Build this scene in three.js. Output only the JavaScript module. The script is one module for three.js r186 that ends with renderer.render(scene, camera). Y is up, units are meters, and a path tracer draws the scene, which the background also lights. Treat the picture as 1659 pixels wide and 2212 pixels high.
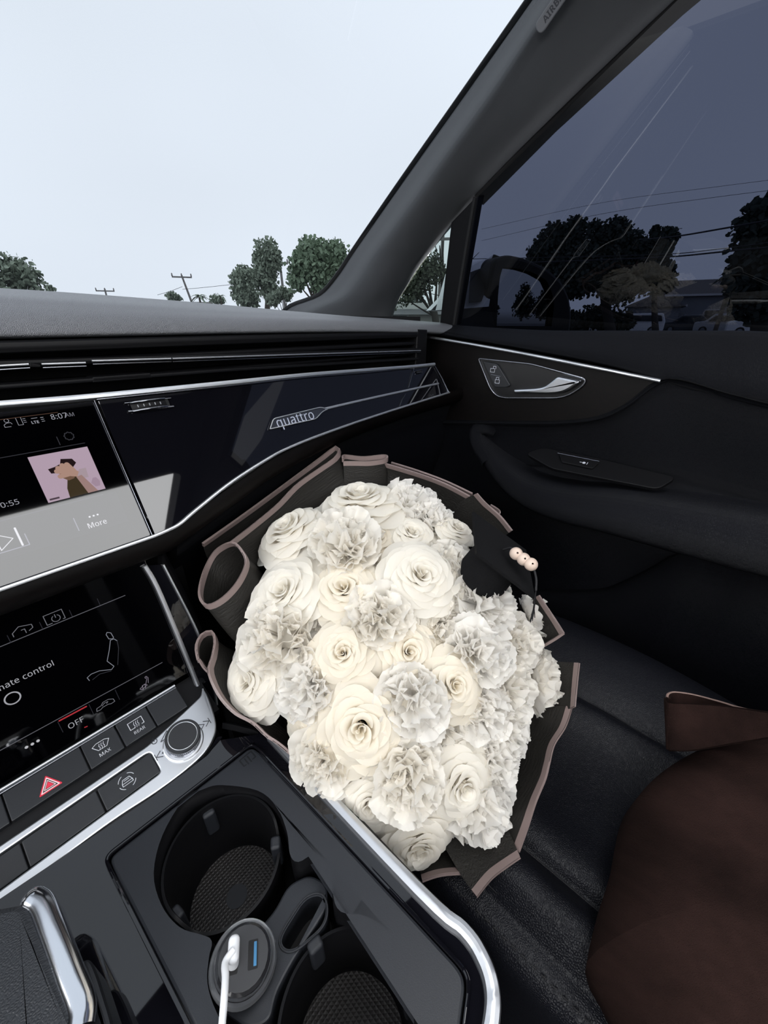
import * as THREE from 'three';
import { mergeGeometries, mergeVertices, toCreasedNormals } from 'three/addons/utils/BufferGeometryUtils.js';
import { RoundedBoxGeometry } from 'three/addons/geometries/RoundedBoxGeometry.js';
import { RectAreaLightUniformsLib } from 'three/addons/lights/RectAreaLightUniformsLib.js';
import { ImprovedNoise } from 'three/addons/math/ImprovedNoise.js';

// ---------------------------------------------------------------- camera, sky, exposure
// Metres. The origin is the lens; x to the passenger door, y up, z to the rear of the car. The road lies 1.25 m below.
const ROAD = -1.25;
const scene = new THREE.Scene();
const camera = new THREE.PerspectiveCamera(104.27, 1659 / 2212, .02, 400);
camera.rotation.order = 'YXZ';
camera.rotation.set(-25.8 * Math.PI / 180, -48.3 * Math.PI / 180, 0);
const renderer = new THREE.WebGLRenderer({ antialias: true });
renderer.toneMapping = THREE.LinearToneMapping;
renderer.toneMappingExposure = 1;
renderer.shadowMap.enabled = true;
RectAreaLightUniformsLib.init();
const SKY = 6.8;                                     // brightness of the overcast sky
const WINDSCREEN = [.124, .135, .149], DOORGLASS = [.0118, .0143, .0223], QUARTER = [.081, .098, .102];
const noiseField = new ImprovedNoise();
{
  const W = 512, H = 256, data = new Float32Array(W * H * 4);
  for (let y = 0; y < H; y++) for (let x = 0; x < W; x++) {
    const a = (x / W) * Math.PI * 2, e = ((y + .5) / H - .5) * Math.PI, c = Math.cos(e);
    const p = [Math.cos(a) * c * 1.6, Math.sin(e) * 2.6, Math.sin(a) * c * 1.6];
    const n = noiseField.noise(p[0] + 7, p[1] + 3, p[2] + 5) + .5 * noiseField.noise(p[0] * 2.3, p[1] * 2.3 + 9, p[2] * 2.3);
    let v = SKY * (.96 + .07 * n);
    const i = (y * W + x) * 4;
    if (e < 0) v *= .35;
    data.set([v * .965, v * .975, v * .985, 1], i);
  }
  const t = new THREE.DataTexture(data, W, H, THREE.RGBAFormat, THREE.FloatType);
  t.mapping = THREE.EquirectangularReflectionMapping; t.magFilter = THREE.LinearFilter; t.minFilter = THREE.LinearFilter; t.needsUpdate = true;
  scene.background = t; scene.environment = t;
}

// ---------------------------------------------------------------- helpers
const V = (x, y, z) => new THREE.Vector3(x, y, z), VA = (a) => V(a[0], a[1], a[2]);
const { lerp, smoothstep, clamp } = THREE.MathUtils;
function random(seed) { let s = seed >>> 0; return () => { s = (s + 0x6d2b79f5) | 0; let t = Math.imul(s ^ (s >>> 15), 1 | s); t = (t + Math.imul(t ^ (t >>> 7), 61 | t)) ^ t; return ((t ^ (t >>> 14)) >>> 0) / 4294967296; }; }
const taken = new Map();
function numbered(name) { const n = taken.get(name) ?? 0; taken.set(name, n + 1); return n ? name + '_' + String(n).padStart(3, '0') : name; }
function tag(o, label, category, group, kind) { if (label) o.userData.label = label; if (category) o.userData.category = category; if (group) o.userData.group = group; if (kind) o.userData.kind = kind; return o; }
function thing(name, label, category, base = [0, 0, 0], group) { const o = new THREE.Group(); o.name = numbered(name); o.position.set(...base); scene.add(o); return tag(o, label, category, group); }
function worldOf(o) { const p = V(0, 0, 0); for (let q = o; q && q !== scene; q = q.parent) p.add(q.position); return p; }
// geometry is given in the car's coordinates and moved into the parent's
function part(parent, name, geo, mat, label) {
  const g = Array.isArray(geo) ? mergeGeometries(geo.map(plain)) : geo.clone(), at = worldOf(parent);
  g.translate(-at.x, -at.y, -at.z);
  const m = new THREE.Mesh(g, mat); m.name = name; m.castShadow = m.receiveShadow = true; parent.add(m);
  if (label) m.userData.label = label;
  return m;
}
function structure(name, geo, mat, label) { const m = part(scene, numbered(name), geo, mat, label); return tag(m, label, null, null, 'structure'); }
function plain(g) { const h = g.index ? g.toNonIndexed() : g.clone(); for (const k of Object.keys(h.attributes)) if (!['position', 'normal', 'uv'].includes(k)) h.deleteAttribute(k); if (!h.attributes.uv) h.setAttribute('uv', new THREE.BufferAttribute(new Float32Array(h.attributes.position.count * 2), 2)); return h; }
function boxUV(g) { // texture coordinates in metres along the axes the face looks at
  const h = g.index ? g.toNonIndexed() : g; if (!h.attributes.normal) h.computeVertexNormals();
  const p = h.attributes.position, uv = new Float32Array(p.count * 2), a = V(0, 0, 0), b = V(0, 0, 0), c = V(0, 0, 0);
  for (let i = 0; i < p.count; i += 3) {
    a.fromBufferAttribute(p, i); b.fromBufferAttribute(p, i + 1).sub(a); c.fromBufferAttribute(p, i + 2).sub(a); b.cross(c);
    const x = Math.abs(b.x), y = Math.abs(b.y), z = Math.abs(b.z);
    for (let k = 0; k < 3; k++) { c.fromBufferAttribute(p, i + k); const [s, t] = x > y && x > z ? [c.z, c.y] : y > z ? [c.x, c.z] : [c.x, c.y]; uv[(i + k) * 2] = s; uv[(i + k) * 2 + 1] = t; }
  }
  h.setAttribute('uv', new THREE.BufferAttribute(uv, 2)); return h;
}
const catmull = (a, b, c, d, t) => .5 * (2 * b + (c - a) * t + (2 * a - 5 * b + 4 * c - d) * t * t + (3 * b - a - 3 * c + d) * t * t * t);
function smoothLine(pts, n, closed) { // pts: arrays of numbers; n samples per span
  const out = [], L = pts.length, spans = closed ? L : L - 1, at = (i) => closed ? pts[(i + L) % L] : pts[clamp(i, 0, L - 1)];
  for (let i = 0; i < spans; i++) for (let k = 0; k < n; k++) out.push(at(i).map((_, j) => catmull(at(i - 1)[j], at(i)[j], at(i + 1)[j], at(i + 2)[j], k / n)));
  if (!closed) out.push(pts[L - 1].slice());
  return out;
}
function resample(pts, n) { // n points evenly along a polyline
  const d = [0]; for (let i = 1; i < pts.length; i++) d.push(d[i - 1] + Math.hypot(...pts[i].map((x, j) => x - pts[i - 1][j])));
  const out = []; let k = 0;
  for (let i = 0; i < n; i++) { const s = d[d.length - 1] * i / (n - 1); while (k < d.length - 2 && d[k + 1] < s) k++; const t = (s - d[k]) / ((d[k + 1] - d[k]) || 1); out.push(pts[k].map((x, j) => lerp(x, pts[k + 1][j], t))); }
  return out;
}
function grid(rows, { closedU = false, closedV = false, flip = false } = {}) { // rows of [x,y,z], all of one length
  const nv = rows.length, nu = rows[0].length, pos = [], uv = [], idx = [];
  for (let j = 0; j < nv; j++) for (let i = 0; i < nu; i++) { pos.push(...rows[j][i].slice(0, 3)); uv.push(i / (nu - 1), j / (nv - 1)); }
  for (let j = 0; j < (closedV ? nv : nv - 1); j++) for (let i = 0; i < (closedU ? nu : nu - 1); i++) {
    const a = j * nu + i, b = j * nu + (i + 1) % nu, c = ((j + 1) % nv) * nu + i, d = ((j + 1) % nv) * nu + (i + 1) % nu;
    if (flip) idx.push(a, c, b, b, c, d); else idx.push(a, b, c, b, d, c);
  }
  const g = new THREE.BufferGeometry();
  g.setAttribute('position', new THREE.Float32BufferAttribute(pos, 3)); g.setAttribute('uv', new THREE.Float32BufferAttribute(uv, 2)); g.setIndex(idx); g.computeVertexNormals();
  return g;
}
function refine(rows, mv, mu) { // bicubic refinement of a control grid
  let r = rows.map((row) => mu > 1 ? smoothLine(row, mu) : row);
  if (mv > 1) { const cols = r[0].map((_, i) => smoothLine(r.map((row) => row[i]), mv)); r = cols[0].map((_, j) => cols.map((c) => c[j])); }
  return r;
}
function slab(rows, thick) { // a sheet with two faces and an edge, `thick` metres behind the given surface
  const g = grid(rows), n = g.attributes.normal, nu = rows[0].length, back = rows.map((row, j) => row.map((p, i) => { const k = j * nu + i; return [p[0] - n.getX(k) * thick, p[1] - n.getY(k) * thick, p[2] - n.getZ(k) * thick]; }));
  const L = rows.length - 1, edge = (a, b) => grid([a, b]);
  return mergeGeometries([g, grid(back, { flip: true }), edge(back[0], rows[0]), edge(rows[L], back[L]), edge(rows.map((r) => r[0]), back.map((r) => r[0])), edge(back.map((r) => r[nu - 1]), rows.map((r) => r[nu - 1]))].map(plain));
}
const between = (a, b, t) => a.map((x, i) => lerp(x, b[i], t));
// planes of the cabin: origin, normal, two axes in the plane
const PANEL = {o:V(.1,-.065,-.436),n:V(0,.4299,.9029),s:V(1,0,0),t:V(0,.9029,-.4299)}, CLIM = {o:V(0,-.345,-.359),n:V(0,.3159,.9488),s:V(1,0,0),t:V(0,.9488,-.3159)}, BTN = {o:V(0,-.345,-.359),n:V(0,.9404,.3401),s:V(1,0,0),t:V(0,.3401,-.9404)}, TRAY = {o:V(0,-.37,-.2),n:V(0,1,0),s:V(1,0,0),t:V(0,0,-1)}, VENT = {o:V(0,0,-.462),n:V(0,0,1),s:V(1,0,0),t:V(0,1,0)}, DECK = {o:V(0,-.37,-.262),n:V(0,.9903,.139),s:V(1,0,0),t:V(0,.139,-.9903)}, DOOR = {o:V(.69,0,0),n:V(-1,0,0),s:V(0,0,1),t:V(0,1,0)}, GLASS = {o:V(.755,0,0),n:V(-.9578,-.2873,0),s:V(0,0,1),t:V(-.2873,.9578,0)}, MIR = {o:V(1.05,.0509,-.4749),n:V(-.4077,-.0061,.9131),s:V(.9131,0,.4077),t:V(-.0025,1,.0055)};
const on = (P, s, t, up = 0) => P.o.clone().addScaledVector(P.s, s).addScaledVector(P.t, t).addScaledVector(P.n, up);
const matrixOf = (P, up = 0) => new THREE.Matrix4().makeBasis(P.s, P.t, P.n).setPosition(on(P, 0, 0, up));
function outline(pts, r) { // Shape with corners rounded by r (number or one per corner)
  const s = new THREE.Shape(), L = pts.length;
  pts.forEach((p, i) => {
    const a = pts[(i + L - 1) % L], b = pts[(i + 1) % L], ra = Array.isArray(r) ? r[i] : r;
    const cut = (q) => { const d = Math.hypot(q[0] - p[0], q[1] - p[1]), k = Math.min(ra, d * .49) / d; return [lerp(p[0], q[0], k), lerp(p[1], q[1], k)]; };
    const [x0, y0] = ra ? cut(a) : p, [x1, y1] = ra ? cut(b) : p;
    if (i) s.lineTo(x0, y0); else s.moveTo(x0, y0);
    if (ra) s.quadraticCurveTo(p[0], p[1], x1, y1);
  });
  s.closePath(); return s;
}
function plate(P, pts, { thick = .003, bevel = .0006, r = .002, up = 0, holes = [], curve = 6 } = {}) { // solid plate lying on a plane; its top is `up` above the plane
  const s = pts instanceof THREE.Path ? pts : outline(pts, r); for (const h of holes) s.holes.push(h instanceof THREE.Path ? h : outline(h, r));
  const g = new THREE.ExtrudeGeometry(s, { depth: thick - bevel * 2, bevelEnabled: bevel > 0, bevelThickness: bevel, bevelSize: bevel, bevelOffset: -bevel, bevelSegments: 2, curveSegments: curve });
  g.translate(0, 0, up - thick + bevel); g.applyMatrix4(matrixOf(P)); return g;
}
function sweep(pts, profile, nrm, closed = false) { // profile [across, along nrm] carried along 3-D points
  const L = pts.length, rows = [], up = nrm.isVector3 ? () => nrm : nrm;
  for (let i = 0; i < L; i++) {
    const a = VA(pts[closed ? (i + L - 1) % L : Math.max(i - 1, 0)]), b = VA(pts[closed ? (i + 1) % L : Math.min(i + 1, L - 1)]), T = b.sub(a).normalize(), N = up(i).clone().addScaledVector(T, -T.dot(up(i))).normalize(), B = T.clone().cross(N), c = VA(pts[i]);
    rows.push(profile.map(([x, y]) => c.clone().addScaledVector(B, x).addScaledVector(N, y).toArray()));
  }
  const g = grid(rows, { closedU: true, closedV: closed, flip: true });
  const parts = [plain(g)];
  if (!closed) for (const [row, turn] of [[rows[0], 0], [rows[L - 1], 1]]) { const c = row[0].map((_, k) => row.reduce((s, p) => s + p[k], 0) / row.length); parts.push(plain(grid([row.concat([row[0]]), row.concat([row[0]]).map(() => c)], { flip: !!turn }))); }
  return toCreasedNormals(mergeGeometries(parts), .7);
}
const bar = (w, h, n = 3) => { const o = [], r = Math.min(w, h) * .45; for (const [cx, cy, a0] of [[w / 2 - r, h / 2 - r, 0], [-w / 2 + r, h / 2 - r, 1], [-w / 2 + r, -h / 2 + r, 2], [w / 2 - r, -h / 2 + r, 3]]) for (let k = 0; k < n; k++) { const a = (a0 + k / (n - 1)) * Math.PI / 2; o.push([cx + r * Math.cos(a), cy + r * Math.sin(a)]); } return o; };
const lift = (P, pts, up = 0) => pts.map(([s, t]) => on(P, s, t, up).toArray());
function trimStrip(P, pts, w, h, { up = 0, closed = false, smooth = 4 } = {}) { return sweep(lift(P, smooth > 1 ? smoothLine(pts, smooth, closed) : pts, up), bar(w, h), P.n, closed); }
function tube(pts, r, n = 8, m = 24, closed = false) { return new THREE.TubeGeometry(new THREE.CatmullRomCurve3(pts.map(VA), closed), m, r, n, closed); }
function box(w, h, d, at, r = .003) { const g = new RoundedBoxGeometry(w, h, d, 2, Math.min(r, w * .49, h * .49, d * .49)); g.translate(...at); return g; }
function drawn(P, s0, t0, s1, t1, perMetre, draw, { up = .0004, clear = true, name = 'print', glow = 0, rough = .5 } = {}) { // a print on a plane, drawn in metres
  const c = document.createElement('canvas'); c.width = Math.round((s1 - s0) * perMetre); c.height = Math.round((t1 - t0) * perMetre);
  const x = c.getContext('2d'); x.scale(c.width / (s1 - s0), -c.height / (t1 - t0)); x.translate(-s0, -t1); x.lineCap = x.lineJoin = 'round'; draw(x);
  const t = new THREE.CanvasTexture(c); t.colorSpace = THREE.SRGBColorSpace; t.magFilter = THREE.LinearFilter; t.wrapS = t.wrapT = THREE.ClampToEdgeWrapping;
  const g = new THREE.PlaneGeometry(s1 - s0, t1 - t0); g.translate((s0 + s1) / 2, (t0 + t1) / 2, up); g.applyMatrix4(matrixOf(P));
  const m = new THREE.MeshStandardMaterial({ name, map: clear ? t : null, color: clear ? 0xffffff : 0, transparent: clear, roughness: rough });
  if (glow) { m.emissive.set(0xffffff); m.emissiveMap = t; m.emissiveIntensity = glow; if (!clear) m.map = null; }
  return { geo: g, mat: m, tex: t };
}
function words(x, text, s, t, h, align = 'left', weight = '') { x.save(); x.translate(s, t); x.scale(h / 100, -h / 100); x.font = weight + ' 100px sans-serif'; x.textAlign = align; x.textBaseline = 'alphabetic'; x.fillText(text, 0, 0); x.restore(); }
const resized = (x, c, k) => { x.translate(c[0], c[1]); x.scale(k, k); x.translate(-c[0], -c[1]); };
function sizedDown(x, c, k, fn) { x.save(); resized(x, c, k); fn(); x.restore(); }
function lines(x, list, w) { x.lineWidth = w; for (const l of list) { x.beginPath(); l.forEach(([a, b], i) => i ? x.lineTo(a, b) : x.moveTo(a, b)); x.stroke(); } }

// ---------------------------------------------------------------- materials
function dataMap(n, fn, srgb) { const d = new Uint8Array(n * n * 4); for (let y = 0; y < n; y++) for (let x = 0; x < n; x++) { const v = fn(x / n, y / n), a = Array.isArray(v) ? v : [v, v, v]; d.set([a[0] * 255, a[1] * 255, a[2] * 255, 255].map((q) => clamp(q, 0, 255)), (y * n + x) * 4); } const t = new THREE.DataTexture(d, n, n); t.wrapS = t.wrapT = THREE.RepeatWrapping; t.magFilter = t.minFilter = THREE.LinearFilter; if (srgb) t.colorSpace = THREE.SRGBColorSpace; t.needsUpdate = true; return t; }
const sized = (t, m) => { const c = t.clone(); c.repeat.set(1 / m, 1 / m); c.needsUpdate = true; return c; };
function tiling(seed, cells) { // repeating value noise
  const r = random(seed), v = Array.from({ length: cells * cells }, r), at = (i, j) => v[((j + cells) % cells) * cells + (i + cells) % cells];
  return (x, y) => { const a = x * cells, b = y * cells, i = Math.floor(a), j = Math.floor(b), f = a - i, h = b - j, s = f * f * (3 - 2 * f), t = h * h * (3 - 2 * h); return lerp(lerp(at(i, j), at(i + 1, j), s), lerp(at(i, j + 1), at(i + 1, j + 1), s), t); };
}
function cellular(seed, cells) { // repeating distance to the nearest of scattered points: pebbled grain
  const r = random(seed), px = Array.from({ length: cells * cells }, () => [r(), r()]);
  return (x, y) => { const a = x * cells, b = y * cells, i = Math.floor(a), j = Math.floor(b); let d1 = 9, d2 = 9; for (let v = -1; v <= 1; v++) for (let u = -1; u <= 1; u++) { const q = px[((j + v + cells) % cells) * cells + (i + u + cells) % cells], d = Math.hypot(i + u + q[0] - a, j + v + q[1] - b); if (d < d1) { d2 = d1; d1 = d; } else if (d < d2) d2 = d; } return clamp((d2 - d1) * 1.6, 0, 1); };
}
const n8 = tiling(1, 8), n16 = tiling(2, 16), n32 = tiling(3, 32), n64 = tiling(4, 64), n128 = tiling(5, 128), cellA = cellular(6, 28);
const grainBump = dataMap(512, (x, y) => .75 * cellA(x, y) + .25 * n64(x, y));
const fineBump = dataMap(256, (x, y) => .5 * n128(x, y) + .3 * n64(x, y) + .2 * n32(x, y));
const softMap = dataMap(256, (x, y) => .5 * n8(x, y) + .3 * n16(x, y) + .2 * n32(x, y));
const std = (name, rgb, roughness, more = {}) => { const m = new THREE.MeshPhysicalMaterial({ name, roughness, ...more }); m.color.setRGB(...rgb); return m; };
const leather = std('black leather', [.0075, .008, .0115], .40, { specularIntensity: .55, bumpMap: sized(grainBump, .045), bumpScale: .00035 });
const doorSkin = std('black leather door skin', [.0036, .004, .0062], .5, { specularIntensity: .35, bumpMap: sized(grainBump, .05), bumpScale: .0003 });
const softPlastic = std('grained dashboard skin', [.17, .174, .190], .38, { bumpMap: sized(grainBump, .035), bumpScale: .0004 });
const pillarSkin = std('pillar trim', [.062, .065, .070], .55, { specularIntensity: .4, bumpMap: sized(fineBump, .03), bumpScale: .0002 });
const matteBlack = std('matte black plastic', [.004, .004, .005], .5, { specularIntensity: .5 });
const deepBlack = std('black rubber', [.006, .006, .007], .7);
const trayPlastic = std('satin graphite plastic', [.0165, .0185, .0235], .42, { bumpMap: sized(fineBump, .02), bumpScale: .00006 });
const buttonPlastic = std('satin black button', [.0135, .015, .0185], .45, { bumpMap: sized(fineBump, .015), bumpScale: .00005 });
const piano = std('piano black lacquer', [.004, .004, .006], .025, { ior: 1.66, specularIntensity: 1 });
const glassBlack = std('black display glass', [.003, .003, .005], .03, { ior: 1.62 });
const chrome = std('polished trim', [.78, .80, .84], .16, { metalness: 1 });
const satinMetal = std('satin aluminium', [.74, .76, .80], .42, { metalness: 1, roughnessMap: null });
const darkMetal = std('dark chrome', [.25, .26, .29], .25, { metalness: 1 });
const grainy = dataMap(512, (x, y) => { const w = n8(x, y * .999) * 6 + n16(x, y), g = .5 + .5 * Math.sin((y * 40 + w * 3.2) * 2), p = n128(x * .25 % 1, y); const k = .55 + .3 * g + .25 * p; return [k * .16, k * .135, k * .135]; }, true);
const wood = std('dark open-pored wood', [.14, .12, .12], .5, { specularIntensity: .35, map: sized(grainy, .16), bumpMap: sized(grainy, .16), bumpScale: .0004 });
const ribbed = dataMap(256, (x, y) => { const a = Math.abs(((x * 12) % 1) - .5), b = Math.abs(((y * 12) % 1) - .5); return Math.max(a, b) * 2; });
const cupMat = std('ribbed rubber mat', [.020, .018, .018], .55, { bumpMap: sized(ribbed, .034), bumpScale: .0006 });
const suedeMap = dataMap(512, (x, y) => { const k = .62 + .35 * n8(x, y) + .22 * n16(x, y) + .12 * n64(x, y); return [k * .50, k * .405, k * .385]; }, true);
const suede = std('brown suede', [.085, .070, .066], .95, { map: sized(suedeMap, .33), bumpMap: sized(fineBump, .03), bumpScale: .0005, specularIntensity: .15, sheen: .12, sheenRoughness: .6 }); suede.sheenColor.setRGB(.022, .010, .009);
const thread = std('brown thread', [.10, .055, .045], .8), blackThread = std('black thread', [.01, .01, .012], .7);
const paperOut = std('charcoal wrapping paper', [.021, .0195, .0175], .5, { specularIntensity: .6, bumpMap: sized(softMap, .2), bumpScale: .0005 });
const paperTrim = std('rose taupe satin ribbon edge', [.24, .18, .17], .38);
const felt = std('black felt', [.0095, .0095, .0105], .95, { specularIntensity: .25, bumpMap: sized(fineBump, .02), bumpScale: .0008 });
const beadWood = std('pale wooden bead', [.70, .55, .46], .45);
const white = std('white plastic', [.80, .81, .84], .35);
const petalIvory = std('ivory rose petal', [.972, .935, .86], .94, { transmission: .42, thickness: 0, specularIntensity: .5 });
const petalCream = std('cream rose petal', [.972, .915, .805], .94, { transmission: .42, thickness: 0, specularIntensity: .5 });
const petalWhite = std('white carnation petal', [.985, .955, .90], .94, { transmission: .42, thickness: 0, specularIntensity: .5 });
const petalCool = std('cool white carnation petal', [.98, .958, .92], .94, { transmission: .42, thickness: 0, specularIntensity: .5 });
const pane = (name, rgb) => { const m = std(name, rgb, 0, { transmission: 1, thickness: 0, ior: 1.5, specularIntensity: .6 }); return m; };
const windscreenGlass = pane('windscreen glass', WINDSCREEN), doorGlass = pane('privacy glass', DOORGLASS), quarterGlass = pane('quarter glass', QUARTER);

// ---------------------------------------------------------------- the street
const bark = std('bark', [.09, .075, .06], .9), barkDark = std('dark bark', [.045, .04, .035], .9);
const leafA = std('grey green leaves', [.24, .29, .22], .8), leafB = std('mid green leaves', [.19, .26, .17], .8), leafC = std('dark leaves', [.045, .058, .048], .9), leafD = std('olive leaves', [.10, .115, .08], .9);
const poleWood = std('weathered pole', [.19, .18, .175], .9), wireMat = std('cable', [.03, .03, .035], .7);
structure('ground', new THREE.BoxGeometry(260, .2, 260).translate(60, ROAD - .1, -60), std('asphalt', [.13, .13, .14], .9, { map: null }), 'grey asphalt street around the car');
const leafGeo = (() => { const g = new THREE.PlaneGeometry(1, 1, 2, 2), p = g.attributes.position; for (let i = 0; i < p.count; i++) { const x = p.getX(i), y = p.getY(i); p.setXYZ(i, x * (1 - .55 * Math.abs(y)), y * 1.25, .25 * Math.abs(x) - .12 * y * y); } g.computeVertexNormals(); return g; })();
function foliage(parent, blobs, count, size, mat, seed) {
  const r = random(seed), im = new THREE.InstancedMesh(leafGeo, mat, count), at = worldOf(parent), m = new THREE.Matrix4(), q = new THREE.Quaternion(), e = new THREE.Euler(), tot = blobs.reduce((s, b) => s + b[3] * b[3], 0);
  let k = 0;
  blobs.forEach((b, bi) => { const n = bi === blobs.length - 1 ? count - k : Math.floor(count * b[3] * b[3] / tot); for (let i = 0; i < n; i++) { const a = r() * 6.283, c = r() * 2 - 1, s = Math.sqrt(1 - c * c), d = b[3] * Math.pow(r(), .45) * (.8 + .35 * r()); e.set(r() * 6, r() * 6, r() * 6); const z = size * (.6 + .8 * r()); m.compose(V(b[0] + Math.cos(a) * s * d - at.x, b[1] + c * d * (b[4] ?? 1) - at.y, b[2] + Math.sin(a) * s * d - at.z), q.setFromEuler(e), V(z, z, z)); im.setMatrixAt(k++, m); } });
  im.name = 'foliage'; im.castShadow = true; parent.add(im); return tag(im, null, null, null, 'stuff');
}
function limb(a, b, r0, r1, bend = .06, seed = 1) { const r = random(seed), A = VA(a), B = VA(b), M = A.clone().lerp(B, .5).add(V((r() - .5), 0, (r() - .5)).multiplyScalar(A.distanceTo(B) * bend * 2)), c = new THREE.QuadraticBezierCurve3(A, M, B), rows = []; for (let j = 0; j <= 6; j++) { const p = c.getPoint(j / 6), w = lerp(r0, r1, j / 6); rows.push(Array.from({ length: 8 }, (_, i) => [p.x + w * Math.cos(i * Math.PI / 4), p.y, p.z + w * Math.sin(i * Math.PI / 4)])); } return grid(rows, { closedU: true, flip: true }); }
const footOf = (p) => [p[0], ROAD, p[2]];
function tree(label, foot, blobs, { leaf = leafA, count = 1500, size = .3, trunk = .25, wood: w = bark, seed = 5, group, bare = false } = {}) {
  const t = thing('tree', label, 'tree', footOf(foot), group), top = blobs.reduce((a, b) => b[1] > a[1] ? b : a);
  part(t, 'trunk', limb(footOf(foot), [lerp(foot[0], top[0], .6), lerp(ROAD, top[1], .55), lerp(foot[2], top[2], .6)], trunk, trunk * .6, .05, seed), w);
  blobs.forEach((b, i) => { if (i < 7) part(t, 'branch', limb([lerp(foot[0], top[0], .5), lerp(ROAD, top[1], .42), lerp(foot[2], top[2], .5)], b.slice(0, 3), trunk * .4, trunk * .1, .12, seed + i), w); });
  foliage(t, blobs, count, size, leaf, seed);
  return t;
}
const blob = (p, r, k) => [p[0], p[1], p[2], r, k ?? 1];
tree('broad leafy street tree at the far end of the dashboard top', [5.1341,1.5502,-31.59],
  [blob([4.9013,2.0179,-31.62], 1.1), blob([5.628,2.2301,-31.5], .9), blob([6.0415,2.1209,-31.42], .5), blob([4.2258,2.192,-31.72], 1.4), blob([5.7891,1.799,-31.47], .9), blob([5.2261,2.4643,-31.57], .7)], { leaf: leafA, count: 1980, size: .161, seed: 11 });
tree('tall narrow grey green tree next to the power pole near the windscreen corner', [20.92,1.0331,-31.72],
  [blob([21.46,4.7363,-31.36], 1.05), blob([20.91,4.2557,-31.73], .6), blob([21.23,3.643,-31.52], 1), blob([21.61,3.9683,-31.26], .9), blob([20.77,2.997,-31.82], .9), blob([21.28,2.6878,-31.49], .9), blob([21.32,1.9709,-31.45], .7), blob([21.86,4.443,-31.08], .6)], { leaf: leafA, count: 3740, size: .167, seed: 12, trunk: .3 });
tree('lower bushy grey green tree left of the tall narrow one', [18.46,.9661,-30.91],
  [blob([18.63,2.5709,-30.8], .9), blob([18.85,2.9667,-30.67], .7), blob([18.39,2.6546,-30.95], .7), blob([18.57,1.8391,-30.84], .95), blob([18.79,1.2839,-30.71], .9), blob([19.11,1.6007,-30.51], .7)], { leaf: leafA, count: 2640, size: .155, seed: 13 });
tree('bright green tree beside the windscreen pillar', [19.28,.8351,-22.99],
  [blob([19,3.8048,-23.22], .85), blob([19.58,3.6459,-22.73], .95), blob([20.24,3.6584,-22.15], .9), blob([18.53,2.9221,-23.59], .9), blob([19.32,2.811,-22.95], 1), blob([19.98,2.6934,-22.38], .9), blob([18.25,2.1503,-23.81], .6), blob([19.38,1.906,-22.9], .6), blob([20.44,3.2097,-21.96], .7), blob([18.68,3.4263,-23.47], .6)], { leaf: leafB, count: 4400, size: .167, seed: 14 });
tree('thin young tree right of the power pole', [19.81,.9333,-27.63],
  [blob([19.84,1.8342,-27.61], .4), blob([20.13,1.5402,-27.4], .35), blob([19.54,1.5328,-27.82], .4), blob([19.25,1.2902,-28.03], .5), blob([20.26,1.7808,-27.3], .25)], { leaf: leafA, count: 924, size: .136, seed: 15, trunk: .1 });
function bush(label, p, r, leaf, count, seed, group) { const t = thing('bush', label, 'bush', footOf(p), group); part(t, 'stem', limb(footOf(p), [p[0], p[1], p[2]], .12, .05, .05, seed), bark); foliage(t, [blob(p, r, .7), blob([p[0] + r * .8, p[1] - r * .2, p[2]], r * .7, .7), blob([p[0], lerp(ROAD, p[1], .5), p[2]], r * .9, 1)], count * 2, .17, leaf, seed); }
bush('small round bush left of the leaning power pole', [21.68,2.3067,-50.55], .7, leafA, 300, 21);
bush('low bush right of the palm on the horizon', [25.69,2.1072,-48.63], .8, leafA, 360, 22);
bush('little bush rising from the dashboard edge right of the far power pole', [12.44,3.0157,-58.7], .4, leafA, 160, 23);
function frondGeo(len, w, droop, a, up) { const rows = []; for (let j = 0; j <= 8; j++) { const t = j / 8, x = Math.cos(a) * len * t * Math.cos(up), z = Math.sin(a) * len * t * Math.cos(up), y = len * (Math.sin(up) * t - droop * t * t), ww = w * Math.sin(Math.PI * Math.min(1, .12 + .88 * t)) ; rows.push([[x - Math.sin(a) * ww, y - ww * .4, z + Math.cos(a) * ww], [x, y, z], [x + Math.sin(a) * ww, y - ww * .4, z - Math.cos(a) * ww]]); } return grid(rows); }
function palm(label, crown, size, n, seed, leaf = leafA) { const t = thing('palm_tree', label, 'palm', footOf(crown)), r = random(seed); part(t, 'trunk', limb(footOf(crown), crown, size * .12, size * .09, .02, seed), bark); for (let i = 0; i < n; i++) part(t, 'frond', frondGeo(size * (.8 + .4 * r()), size * .13, .55 + .4 * r(), i * 2.4, .9 - 1.5 * (i / n) * r()).translate(...crown), leaf); }
palm('feathery palm top above the distant roof', [21.97,2.1433,-44.92], 1.1, 14, 31);
palm('small palm beside the low bush on the horizon', [24.74,2.2645,-45.74], .7, 12, 32);
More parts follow.
